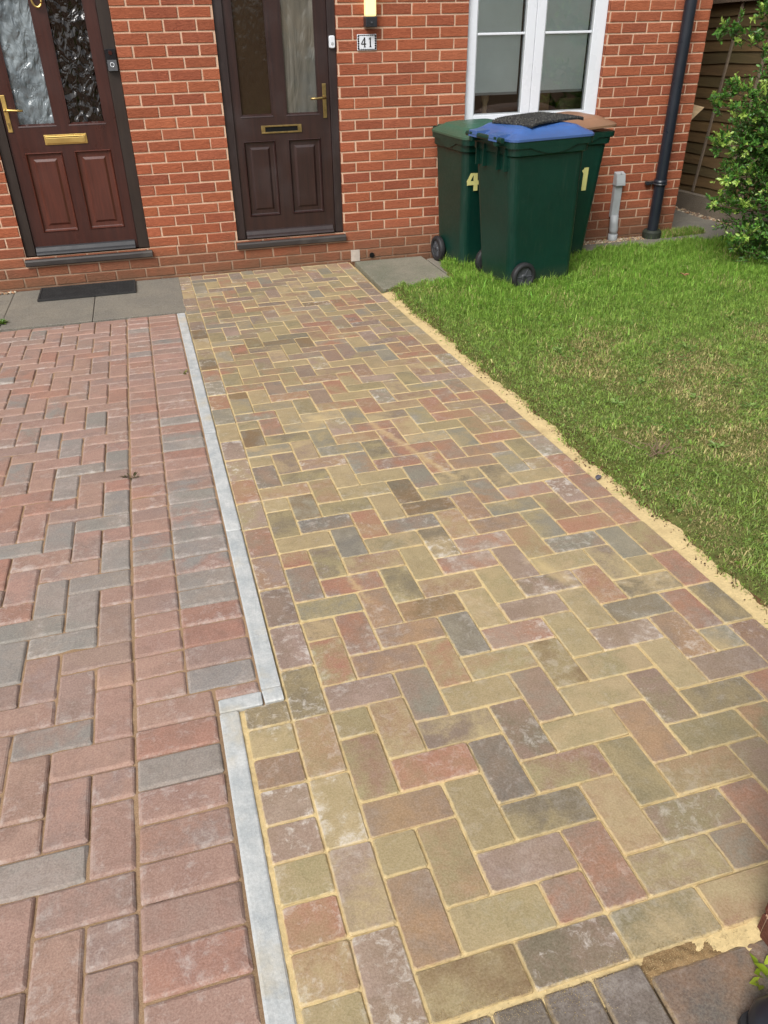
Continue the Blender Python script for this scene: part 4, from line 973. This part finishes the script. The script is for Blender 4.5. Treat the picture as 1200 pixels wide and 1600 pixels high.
    if sticker:
        side, pos, zc, hgt = sticker
        st = MB(); digit(st, '4', -.072, 0, hgt, 0, False, 1.35); digit(st, '1', .072, 0, hgt, 0, False, 1.6)
        k = (zc - .02) / (H - .02); sob = st.build('number_sticker', M_STICK, root)
        if side == 'front':
            sob.location = (L(k, b1, t1) + .004, pos, zc); sob.rotation_euler = (0, math.atan2(t1 - b1, H) , R(90))
            sob.rotation_euler = (math.atan2(t1 - b1, H) * -1, 0, R(90))
        else:
            sob.location = (pos, -L(k, hb, ht) - .004, zc); sob.rotation_euler = (math.atan2(ht - hb, H), 0, 0)
    return root, xa, H
bin_((.63, -.10, .062), R(-83), .245, .0, .44, -.02, .49, .97, M_GREENL, 'dark green wheelie bin with a green lid standing against the brick wall under the window', ('front', -.085, .695, .17), 0, True)
fr, fxa, fH = bin_((.57, -1.05, .10), R(10), .25, -.015, .535, -.10, .505, 1.0, M_BLUE, 'dark green wheelie bin with a blue lid carrying a black rubber mat')
bin_((1.02, -.39, .066), R(6), .245, .02, .54, .0, .62, .965, M_BROWN, 'dark green wheelie bin with a brown lid behind the blue-lidded one', ('side', .365, .63, .17), R(3))

# ribbed rubber mat draped over the blue lid
mt = MB(); nx, ny = 56, 22; lx, ly = .54, .36
def crown(x, y): return .081 - .30 * max(0, abs(x) - .1) ** 2 - .28 * max(0, abs(y) - .06) ** 2 - .12 * max(0, abs(x) - .22)
vt = []; vb = []
for j in range(ny):
    for i in range(nx):
        x = lx * (i / (nx - 1) - .5); y = ly * (j / (ny - 1) - .5)
        z = crown(x, y) + (.011 if i % 2 else .0) + .004 * math.sin(j * 2.1) * (i % 2)
        vt.append((x, y, z + .012)); vb.append((x, y, crown(x, y) + .003))
n = nx * ny; f = []
for j in range(ny - 1):
    for i in range(nx - 1):
        a = j * nx + i; f.append((a, a + 1, a + nx + 1, a + nx)); f.append((n + a, n + a + nx, n + a + nx + 1, n + a + 1))
for i in range(nx - 1): f += [(i, n + i, n + i + 1, i + 1), ((ny - 1) * nx + i, (ny - 1) * nx + i + 1, n + (ny - 1) * nx + i + 1, n + (ny - 1) * nx + i)]
for j in range(ny - 1): f += [(j * nx, (j + 1) * nx, n + (j + 1) * nx, n + j * nx), (j * nx + nx - 1, n + j * nx + nx - 1, n + (j + 1) * nx + nx - 1, (j + 1) * nx + nx - 1)]
mt.add(vt + vb, f)
tt = NT('ribbed_mat'); spk = tt.vor(70); spk2 = tt.noise(60, 4, .7)
M_MAT = tt.fin(tt.mix(tt.ramp(spk, .0, .45, 0, 1), alb((96, 96, 84)), tt.mix(tt.ramp(spk2, .35, .65), alb((26, 27, 28)), alb((54, 55, 54)))), .65, tt.bump(spk, 1.0, .008), .4)
mo = mt.build('rubber_mat', M_MAT); tag(mo, 'black ribbed rubber mat draped over the blue bin lid', 'mat')
mo.matrix_world = Matrix.Translation((.57, -1.05, .10)) @ Matrix.Rotation(R(10), 4, 'Z') @ Matrix.Translation((.27, .015, 1.0 + .010)) @ Matrix.Rotation(R(14), 4, 'Z')

# door mat on the slab: open rubber honeycomb
dm = MB()
x0, x1, y0, y1 = -2.742, -2.045, -.365, -.03
zt = lambda y: gz(0, y) + .006
def dbox(xa, xb, ya, yb, h):
    v = [(x, y, gz(0, y) + z) for z in (.0045, h) for (x, y) in ((xa, ya), (xb, ya), (xb, yb), (xa, yb))]
    dm.add(v, [(0, 3, 2, 1), (4, 5, 6, 7), (0, 1, 5, 4), (1, 2, 6, 5), (2, 3, 7, 6), (3, 0, 4, 7)])
for (a, b, c, d) in ((x0, x1, y0, y0 + .012), (x0, x1, y1 - .012, y1), (x0, x0 + .012, y0 + .0121, y1 - .0121), (x1 - .012, x1, y0 + .0121, y1 - .0121)): dbox(a, b, c, d, .018)
dbox(x0 + .0121, x1 - .0121, y0 + .0121, y1 - .0121, .007)
k = 0; y = y0 + .02
while y < y1 - .02:
    dbox(x0 + .0122, x1 - .0122, y, y + .005, .0165); y += .0195
x = x0 + .02; 
while x < x1 - .02:
    yy = y0 + .02; 
    while yy < y1 - .035:
        off = .01 if int(round((yy - y0) / .0195)) % 2 else 0
        dbox(x + off, x + off + .005, yy + .0051, yy + .0194, .0163); yy += .0195
    x += .02
tag(dm.build('doormat', simple('worn_rubber', alb((50, 50, 50)), .7, .35, 0, .25, 12)), 'black rubber honeycomb doormat on the slab below the glossy mahogany door', 'doormat')

# ------------------------------------------------------------------ fence, plank
FX = 3.6
fence = empty('fence', (FX, 1, 0)); fence.rotation_euler = (0, R(5.5), 0); tag(fence, 'tall weathered lap-board wooden fence along the side passage behind the shrub', 'fence')
def fw(y): return .045 - .045 * (y - 1)
pan = MB(); nb = 17
for i in range(nb):
    zb = .15 + i * .1; seg = [-3.4, -1.6, .2, 2.05, 3.9]
    for s0, s1 in zip(seg[:-1], seg[1:]):
        c = jig(alb(random.choice([(116, 92, 60), (104, 86, 56), (124, 100, 66), (102, 88, 58)])), .12)
        n = 14; v = []
        w1 = random.random() * 6; amp = random.uniform(.003, .008)
        for k in range(n + 1):
            y = s0 + .01 + (s1 - s0 - .02) * k / n; wob = amp * math.sin(y * 4 + w1) + amp * .5 * math.sin(y * 11 + w1 * 2)
            zz = zb + fw(y) - .045 + wob
            v += [(-.019, y - 1, zz), (-.007, y - 1, zz), (-.005, y - 1, zz + .125), (.003, y - 1, zz + .125)]
        f = []
        for k in range(n):
            q = k * 4; f += [(q, q + 4, q + 6, q + 2), (q, q + 1, q + 5, q + 4), (q + 2, q + 6, q + 7, q + 3)]
        pan.add(v, f, 0, tint_a=c)
child(pan, 'board_panel', M_BOARD, fence)
for y in (-3.35, -2.6, -1.9, -1.1, -.1, .43, .93, 1.42, 1.95, 2.5, 3.1, 3.8):
    q = MB(); q.box(-.036, -.0195, y - 1 - .015, y - 1 + .015, .15 + fw(y), 1.83 + fw(y) - .02, 0, .003); child(q, 'batten', M_BATTEN, fence)
for s0, s1 in ((-3.4, -1.6), (-1.6, .2), (.2, 2.05), (2.05, 3.9)):
    q = MB(); v = []
    for y in (s0, s1): v.append([(-.06, y - 1, 1.835 + fw(y) - .03), (-.06, y - 1, 1.895 + fw(y) - .03), (.03, y - 1, 1.905 + fw(y) - .03), (.03, y - 1, 1.835 + fw(y) - .03)])
    q.loft(v); child(q, 'top_rail', M_BATTEN, fence)
    q = MB(); v = []
    for y in (s0, s1): v.append([(-.05, y - 1, fw(y) - .15), (-.05, y - 1, fw(y) + .125), (-.035, y - 1, fw(y) + .14), (.02, y - 1, fw(y) + .14), (.02, y - 1, fw(y) - .15)])
    q.loft(v); child(q, 'gravel_board', M_GRAVELB, fence)
    q = MB(); q.box(-.03, .06, s0 - 1 - .04, s0 - 1 + .04, -.2, 1.96 + fw(s0) - .05, 0, .004); child(q, 'post', M_BATTEN, fence)

pk = MB()
A = Vector((2.80, .22, .93)); 
pk.loft([[(2.765, .10, .925), (2.775, .09, .945), (2.985, .16, 1.075), (2.985, .175, 1.06)], [(2.79, 1.5, 1.0), (2.79, 1.5, 1.02), (3.0, 1.55, 1.13), (3.0, 1.56, 1.115)]])
tag(pk.build('plank', M_NEWWOOD), 'pale bare wooden plank sticking out from behind the corner of the brick house', 'plank')

# ------------------------------------------------------------------ shrub
def leaf_mesh(name, C0, D, N, Ln, Wd, col, mat, parent=None):
    """many six-point leaves: base C0, direction D, normal N"""
    D = D / np.linalg.norm(D, axis=1, keepdims=True); Sd = np.cross(D, N); Sd /= np.linalg.norm(Sd, axis=1, keepdims=True) + 1e-9
    Nn = np.cross(Sd, D); n = len(C0); L = Ln[:, None]; W = Wd[:, None]
    b = C0; tip = C0 + D * L - Nn * L * .12
    l1 = C0 + D * L * .3 + Sd * W * .45 + Nn * W * .18; l2 = C0 + D * L * .7 + Sd * W * .42 + Nn * W * .12
    r1 = C0 + D * L * .3 - Sd * W * .45 + Nn * W * .18; r2 = C0 + D * L * .7 - Sd * W * .42 + Nn * W * .12
    V = np.stack([b, l1, l2, tip, r2, r1], 1).reshape(-1, 3); o = (np.arange(n) * 6)[:, None]
    F = np.concatenate([o, o + 1, o + 2, o + 3, o, o + 3, o + 4, o + 5], 1).reshape(-1)
    return np_mesh(name, V, F, np.full(2 * n, 4), mat, np.repeat(col, 6, 0), parent)
shrub = empty('shrub', (2.95, -1.25, 0)); tag(shrub, 'leafy green shrub with pale new shoots beside the lawn in front of the fence', 'shrub')
ELL = [((3.02, -1.2, .98), (.60, .55, .50)), ((2.98, -1.25, .55), (.52, .55, .38)), ((3.22, -1.15, 1.35), (.55, .5, .42)), ((3.0, -1.35, .22), (.42, .4, .22)), ((2.74, -1.2, .98), (.36, .35, .26))]
shoots = []
for (c, r) in ELL:
    for _ in range(int(560 * r[0] * r[1] + 560 * r[0] * r[2] + 90)):
        d = rng.normal(size=3); d /= np.linalg.norm(d)
        if d[2] < -.75: continue
        k = rng.uniform(.72, 1.05)
        p = np.array(c) + d * np.array(r) * k
        dd = d * .9 + np.array([-.1, -.1, .45]) + rng.normal(size=3) * .35
        shoots.append((p, dd / np.linalg.norm(dd), rng.uniform(.08, .17), k))
ARMS = [((2.75, -1.2, 1.42), (2.25, -1.3, 1.62), (1.93, -1.32, 1.71)), ((2.8, -1.2, 1.4), (2.42, -1.3, 1.66), (2.2, -1.35, 1.80)), ((2.8, -1.2, 1.35), (2.5, -1.35, 1.52), (2.36, -1.4, 1.55)),
        ((2.7, -1.2, 1.2), (2.3, -1.3, 1.30), (2.08, -1.32, 1.34)), ((2.7, -1.2, 1.1), (2.3, -1.3, 1.2), (2.0, -1.32, 1.26)), ((2.7, -1.25, .95), (2.3, -1.3, 1.0), (2.08, -1.3, 1.0)), ((2.7, -1.25, .5), (2.4, -1.3, .55), (2.16, -1.32, .60)),
        ((2.8, -1.2, 1.5), (2.6, -1.25, 1.75), (2.45, -1.3, 1.9)), ((2.75, -1.25, .4), (2.5, -1.35, .32), (2.36, -1.4, .34)), ((2.7, -1.25, .72), (2.4, -1.3, .8), (2.2, -1.34, .78))]
stem = MB()
for arm in ARMS:
    a, b, c = [np.array(q) for q in arm]
    pts = [a * (1 - t) ** 2 + 2 * b * t * (1 - t) + c * t * t for t in np.linspace(0, 1, 9)]
    stem.tube([tuple(p - np.array([2.95, -1.25, 0])) for p in pts], [.008 - .0006 * i for i in range(9)], 5)
    for i in range(2, 9):
        for _ in range(4 if i < 7 else 6):
            d = rng.normal(size=3) * .6 + (c - a) / np.linalg.norm(c - a) * .5 + np.array([0, 0, .5])
            shoots.append((pts[i] + rng.normal(size=3) * .025, d / np.linalg.norm(d), rng.uniform(.04, .1), 1.05))
C0 = []; D_ = []; N_ = []; Ln = []; Wd = []; Cc = []
gd = np.array(alb((60, 104, 46), 1)); gm = np.array(alb((104, 152, 60), 1)); gl = np.array(alb((170, 204, 92), 1)); gy = np.array(alb((192, 200, 120)))
for (p, d, L, k) in shoots:
    if p[2] < .03: continue
    up = np.array([0, 0, 1.0]); s = np.cross(d, up); s /= np.linalg.norm(s) + 1e-9; u = np.cross(s, d)
    nl = rng.integers(9, 15); young = rng.random() < (.34 if k > .95 else .1)
    stem.tube([tuple(p - np.array([2.95, -1.25, 0])), tuple(p + d * L - np.array([2.95, -1.25, 0]))], [.003, .0015], 4, caps=False)
    for i in range(nl):
        t = (i + 1) / nl; an = i * 2.4 + rng.uniform(-.4, .4)
        rad = s * math.cos(an) + u * math.sin(an)
        ld = rad * (1.0 - .45 * t) + d * (.45 + .6 * t) + up * .15 + rng.normal(size=3) * .15
        C0.append(p + d * L * t); D_.append(ld); nn = d * .8 + up * .6 - rad * .2 + rng.normal(size=3) * .25; N_.append(nn)
        l = rng.uniform(.024, .048) * (1 - .25 * t); Ln.append(l); Wd.append(l * rng.uniform(.45, .6))
        if young and t > .35: c = gl * (1 - .5 * (t - .35)) + gy * .5 * (t - .35)
        else: c = gd + (gm - gd) * min(1, max(0, rng.normal(.45, .35)))
        Cc.append(c * rng.uniform(.8, 1.2))
for _ in range(6500):       # inner foliage
    c, r = ELL[rng.integers(len(ELL))]; d = rng.normal(size=3); d /= np.linalg.norm(d); p = np.array(c) + d * np.array(r) * rng.uniform(.3, .92)
    if p[2] < .06: continue
    C0.append(p); D_.append(rng.normal(size=3) + np.array([0, 0, -.2])); N_.append(rng.normal(size=3) + np.array([0, -.3, .8])); l = rng.uniform(.03, .05); Ln.append(l); Wd.append(l * .55); Cc.append((gd + (gm - gd) * rng.random() * .5) * rng.uniform(.75, 1.1))
off = np.array([2.95, -1.25, 0])
leaf_mesh('foliage', np.array(C0) - off, np.array(D_), np.array(N_), np.array(Ln), np.array(Wd), np.array(Cc), M_LEAF, shrub)
for (b0_, tip) in (((.1, .05), (-.2, 0, .9)), ((.05, -.02), (-.05, .1, 1.1)), ((.15, .0), (.2, -.1, 1.0)), ((.0, .05), (-.35, -.1, .6)), ((.12, -.05), (.3, .1, .7)), ((-.05, -.05), (-.3, -.15, .35))):
    stem.tube([(b0_[0], b0_[1], gz(0, -1.25) - .03), ((b0_[0] * .7 + tip[0] * .3), (b0_[1] * .7 + tip[1] * .3), tip[2] * .4 + .1), tip], [.017, .012, .006], 7)
child(stem, 'stems', M_BARK, shrub)
n = 460; cen = np.array([2.42, -1.52, 1.20]); d = rng.normal(size=(n, 3)); d /= np.linalg.norm(d, axis=1, keepdims=True)
C0 = cen + d * np.array([.055, .06, .12]) * (.5 + .5 * rng.random((n, 1))) ; C0[:, 0] += .25 * (C0[:, 2] - cen[2])
leaf_mesh('dead_blossom', C0 - off, d + rng.normal(size=(n, 3)) * .5 + np.array([0, 0, -.5]), rng.normal(size=(n, 3)), rng.uniform(.01, .022, n), rng.uniform(.005, .01, n), np.array(alb((150, 118, 62))) * rng.uniform(.45, 1.25, (n, 1)), M_DEAD, shrub)
C0 = np.array([2.54, -1.5, 1.38]) + rng.normal(size=(160, 3)) * np.array([.05, .05, .03])
leaf_mesh('dead_blossom', C0 - off, rng.normal(size=(160, 3)), rng.normal(size=(160, 3)), rng.uniform(.01, .022, 160), rng.uniform(.005, .01, 160), np.array(alb((146, 122, 64))) * rng.uniform(.5, 1.2, (160, 1)), M_DEAD, shrub)

# ------------------------------------------------------------------ weeds, leaf, pebble, twigs
def weed(x, y, z, n, ln, wd, cols, name, label, cat, spread=.9, group=None):
    an = rng.uniform(0, 6.28, n); el = rng.uniform(.15, spread, n)
    D = np.stack([np.cos(an) * np.cos(el), np.sin(an) * np.cos(el), np.sin(el)], 1)
    N = np.tile([0, 0, 1.0], (n, 1)) + rng.normal(size=(n, 3)) * .2
    C = np.array([alb(cols[i % len(cols)]) for i in range(n)]) * rng.uniform(.8, 1.15, (n, 1))
    ob = leaf_mesh(name, D * .004 + rng.normal(size=(n, 3)) * np.array([.008, .008, 0]), D, N, rng.uniform(.6, 1, n) * ln, rng.uniform(.7, 1.1, n) * wd, C, M_LEAF)
    ob.location = (x, y, z); return tag(ob, label, cat, group)
weed(-2.935, -.82, gz(0, -.82) - .002, 26, .05, .016, [(96, 140, 48), (130, 160, 66)], 'weed', 'bright green weed in the slab joint at the left edge', 'weed')
weed(-2.10, -3.475, gz(0, -3.475) - .004, 12, .035, .007, [(84, 82, 52), (110, 96, 66)], 'weed', 'withered dark weed sprig lying on the red driveway blocks', 'weed', .5)
weed(-1.80, -2.25, gz(0, -2.25) - .004, 12, .03, .009, [(150, 150, 70), (110, 120, 50)], 'weed', 'tiny yellow-green weed against the concrete edging strip', 'weed')
weed(-.965, -5.965, gz(0, -5.965) - .022, 14, .05, .02, [(150, 176, 50), (176, 196, 70)], 'weed', 'yellow-green weed at the foot of the brick pillar', 'weed', .8)
broad = [(.30, -4.07), (.55, -3.55), (.7, -3.75), (.98, -3.72), (.42, -3.3), (.95, -2.9), (.15, -3.5), (.25, -2.7), (1.1, -3.95), (.62, -4.3)]
lab = ['long flat dandelion leaves among the dry grass nearest the path middle', 'broad-leaved weed rosette in the lawn beside the pale bare patch']
for i, (x, y) in enumerate(broad):
    weed(x, y, lz(x, y) + .016, 12, .042, .011, [(150, 182, 96), (166, 192, 116), (134, 168, 84)], 'lawn_weed', 'flat broad-leaved weed rosette in the lawn', 'weed', .55, 'weed rosettes in the lawn')
C0 = np.array([[0, 0, 0.0]] * 3); 
ob = leaf_mesh('dry_leaf', np.array([[0, 0, .02], [.004, .004, .022], [0, -.003, .026]]), np.array([[1, .3, .3], [-.6, .8, .4], [.2, -.9, .5]]), np.array([[0, 0, 1.0], [.2, 0, 1], [-.2, .3, 1]]), np.array([.05, .045, .04]), np.array([.032, .03, .028]), np.array([alb((176, 132, 96))] * 3), M_DEAD)
ob.location = (1.82, -1.585, lz(1.82, -1.585) + .03); tag(ob, 'curled brown dry leaf lying on the bright lawn near the shrub', 'leaf')
pb = bmesh.new(); bmesh.ops.create_icosphere(pb, subdivisions=2, radius=1)
for v in pb.verts: v.co = Vector((v.co.x * .017, v.co.y * .011, v.co.z * .008)) * (1 + .15 * math.sin(v.co.x * 5 + v.co.y * 7 + v.co.z * 3))
me = bpy.data.meshes.new('pebble'); pb.to_mesh(me); pb.free(); me.materials.append(simple('slate', alb((92, 90, 98)), .7, .3, 0, .2, 80))
ob = bpy.data.objects.new('pebble', me); COL.objects.link(ob); ob.location = (-.288, -4.116, gz(0, -4.116) + .008); ob.rotation_euler = (0, 0, .7)
tag(ob, 'dark grey pebble lying on the sand strip at the edge of the path', 'pebble')
tw = MB()
for _ in range(16):
    a = random.uniform(0, 6.28); l = random.uniform(.04, .12); p = (random.uniform(-.05, .05), random.uniform(-.05, .05), random.uniform(.0, .02))
    tw.tube([p, (p[0] + l * .5 * math.cos(a), p[1] + l * .5 * math.sin(a), p[2] + .02), (p[0] + l * math.cos(a + .3), p[1] + l * math.sin(a + .3), p[2] + random.uniform(.0, .05))], [.0022, .0018, .001], 5)
ob = tw.build('twig_tangle', simple('dry_twig', alb((126, 104, 84)), .85)); ob.location = (.0, -4.05, lz(0, -4.05) + .012)
tag(ob, 'tangle of dry grey-brown twigs in the thin grass at the lawn edge', 'twigs')
cl = []
# crumbs of soil fallen on the sand strip
def crumbs():
    V = []; F = []; C = []; o = 0
    ico = bmesh.new(); bmesh.ops.create_icosphere(ico, subdivisions=1, radius=1); ico.verts.index_update()
    bv = np.array([v.co[:] for v in ico.verts]); bf = np.array([[v.index for v in f.verts] for f in ico.faces]); ico.free()
    for _ in range(420):
        y = random.uniform(-5.4, -.9); x = lawn_edge(y) + random.gauss(.022, .018) - abs(random.gauss(0, .008)); s = random.choice([.001, .0014, .0018, .0024, .0034]) * random.uniform(.7, 1.2)
        if x < -.31: continue
        p = bv * (1 + .25 * rng.normal(size=(len(bv), 1))) * s + np.array([x, y, max(lz(x, y), gz(x, y) + .002) + s * .4])
        V.append(p); F.append(bf + o); o += len(bv); C.append(np.repeat([np.array(alb(random.choice([(86, 62, 42), (110, 84, 58), (70, 52, 38), (140, 112, 78)])))], len(bv), 0))
    ob = np_mesh('soil_crumbs', np.concatenate(V), np.concatenate(F).reshape(-1), np.full(sum(len(f) for f in F), 3), M_STONE, np.concatenate(C))
    tag(ob, 'dark crumbs of soil scattered along the torn lawn edge', 'soil', kind='stuff')
crumbs()

def grains():
    tet = np.array([[1, 0, -.5], [-.6, .8, -.5], [-.6, -.8, -.5], [0, 0, .8]]); tf = np.array([[0, 2, 1], [0, 1, 3], [1, 2, 3], [2, 0, 3]])
    P = []
    for _ in range(3000):                    # thrown off the front edge onto the setts and the last blocks
        a = random.uniform(-1, 6.6); b = -2.1 - random.expovariate(4.5) * (1.6 if a > 3.8 else 1) + random.uniform(0, .06)
        if random.random() < .3: b = -2.0 + abs(random.gauss(0, .12))
        x, y = cw(a, b); P.append((x, y, gz(x, y) + (-.001 if b < -2.05 else .0008) - (.010 if (a > 4.15 and b < -2.28) else 0)))
    for _ in range(4500):                    # along the joints and the lawn side of the path
        a = random.choice((13.0 - random.expovariate(5), random.uniform(-1, 13), 13.0 - random.expovariate(2))); b = random.uniform(-1.9, 50)
        if a < -1: continue
        x, y = cw(a, b); P.append((x, y, gz(x, y) + .0008))
    P = np.array(P); n = len(P); sz = rng.uniform(.0005, .0013, n)[:, None, None]
    an = rng.uniform(0, 6.28, n); c, q = np.cos(an), np.sin(an); T = np.repeat(tet[None], n, 0) * rng.uniform(.7, 1.3, (n, 4, 1))
    V = np.stack([T[..., 0] * c[:, None] - T[..., 1] * q[:, None], T[..., 0] * q[:, None] + T[..., 1] * c[:, None], T[..., 2]], -1) * sz + P[:, None]
    F = (tf[None] + (np.arange(n) * 4)[:, None, None]).reshape(-1)
    C = np.repeat(np.array(SAND)[None] * rng.uniform(.55, 1.05, (n, 1)), 4, 0)
    tag(np_mesh('sand_grains', V.reshape(-1, 3), F, np.full(4 * n, 3), M_STONE, C), 'loose grains of yellow sand scattered over the path blocks and the front edge', 'sand', kind='stuff')
grains()
def clover():
    n = 9000; x = -.2 + 3.2 * rng.random(n); y = -5.8 + 5.0 * rng.random(n)
    pat = np.sin(x * 7 + 1.3 * np.sin(y * 5)) * np.sin(y * 6 - x * 3); k = (pat > rng.uniform(-.2, .9, n)) & (x > -.2); x, y = x[k], y[k]; n = len(x)
    P = np.stack([x, y, np.array([lz(a, b) for a, b in zip(x, y)]) + rng.uniform(.010, .028, n)], 1)
    P3 = np.repeat(P, 3, 0); an = np.repeat(rng.uniform(0, 6.28, n), 3) + np.tile([0, 2.1, 4.2], n)
    D = np.stack([np.cos(an), np.sin(an), rng.uniform(-.1, .3, 3 * n)], 1); N = np.tile([0, 0, 1.0], (3 * n, 1)) + rng.normal(size=(3 * n, 3)) * .25
    l = rng.uniform(.006, .011, 3 * n); C = np.array(alb((112, 148, 74), 1)) * rng.uniform(.7, 1.25, (3 * n, 1))
    tag(leaf_mesh('clover', P3, D, N, l, l * .95, C, M_GRASS), 'small clover leaves spread through the mown lawn', 'clover', kind='stuff')
clover()

# ------------------------------------------------------------------ brick pillar and boot at the bottom right
pil = MB()
PX0, PX1, PY0, PY1 = -.93, -.60, -6.21, -5.885
gzb = gz(0, -5.95) - .03
for (pl_, L_) in ((lambda u, d, z: (PX0 - d, PY1 - u, z + gzb), PY1 - PY0), (lambda u, d, z: (PX1 - u, PY1 + d, z + gzb), PX1 - PX0), (lambda u, d, z: (PX0 + u, PY0 - d, z + gzb), PX1 - PX0), (lambda u, d, z: (PX1 + d, PY0 + u, z + gzb), PY1 - PY0)):
    brick_wall(pil, 0, L_, range(0, 8), pl_, [], lambda n, u: .11 * (n % 2), [(96, 50, 38), (84, 44, 34), (104, 56, 42)])
pil.box(PX0 - .02, PX1 + .02, PY0 - .02, PY1 + .02, gzb + .6, gzb + .65, 1, .008)
tag(pil.build('brick_pillar', [M_BRICK, M_MORTAR]), 'dark red brick pillar at the bottom right beside the sand edge of the path', 'pillar')

bt = empty('boot', (-.945, -6.125, gz(0, -6.1) - .02), R(142)); tag(bt, 'black rounded boot toe at the bottom right corner on the dark paving', 'boot')
def sect(x, hw, zt_, zb_, n=16):
    return [(x, hw * math.cos(2 * math.pi * k / n), zb_ + (zt_ - zb_) * (.5 + .5 * math.sin(2 * math.pi * k / n)) ** .8) for k in range(n)]
q = MB(); q.loft([sect(.16, .012, .045, .02), sect(.152, .034, .062, .016), sect(.13, .048, .076, .016), (sect(.09, .053, .088, .016)), sect(.03, .05, .1, .016), sect(-.03, .045, .125, .016), sect(-.08, .044, .16, .016), sect(-.13, .042, .17, .016), sect(-.15, .03, .17, .02)])
child(q, 'upper', simple('black_leather', alb((34, 38, 46)), .35, .5, 0, .2, 30), bt, True)
q = MB(); sole = lambda z, e: [(.03 + (.14 + e) * math.cos(a) * (1 if math.cos(a) > 0 else 1.32), (.052 + e) * math.sin(a), z) for a in [2 * math.pi * k / 28 for k in range(28)]]
q.loft([sole(.0, 0), sole(.012, .002), sole(.024, .001)]); child(q, 'sole', M_RUBBER, bt)
q = MB()
for x in (.02, .0, -.02, -.04): q.tube([(x, -.03, .1 - (x - .03) * .5), (x, 0, .106 - (x - .03) * .55), (x, .03, .1 - (x - .03) * .5)], .003, 6)
child(q, 'laces', M_INK, bt)
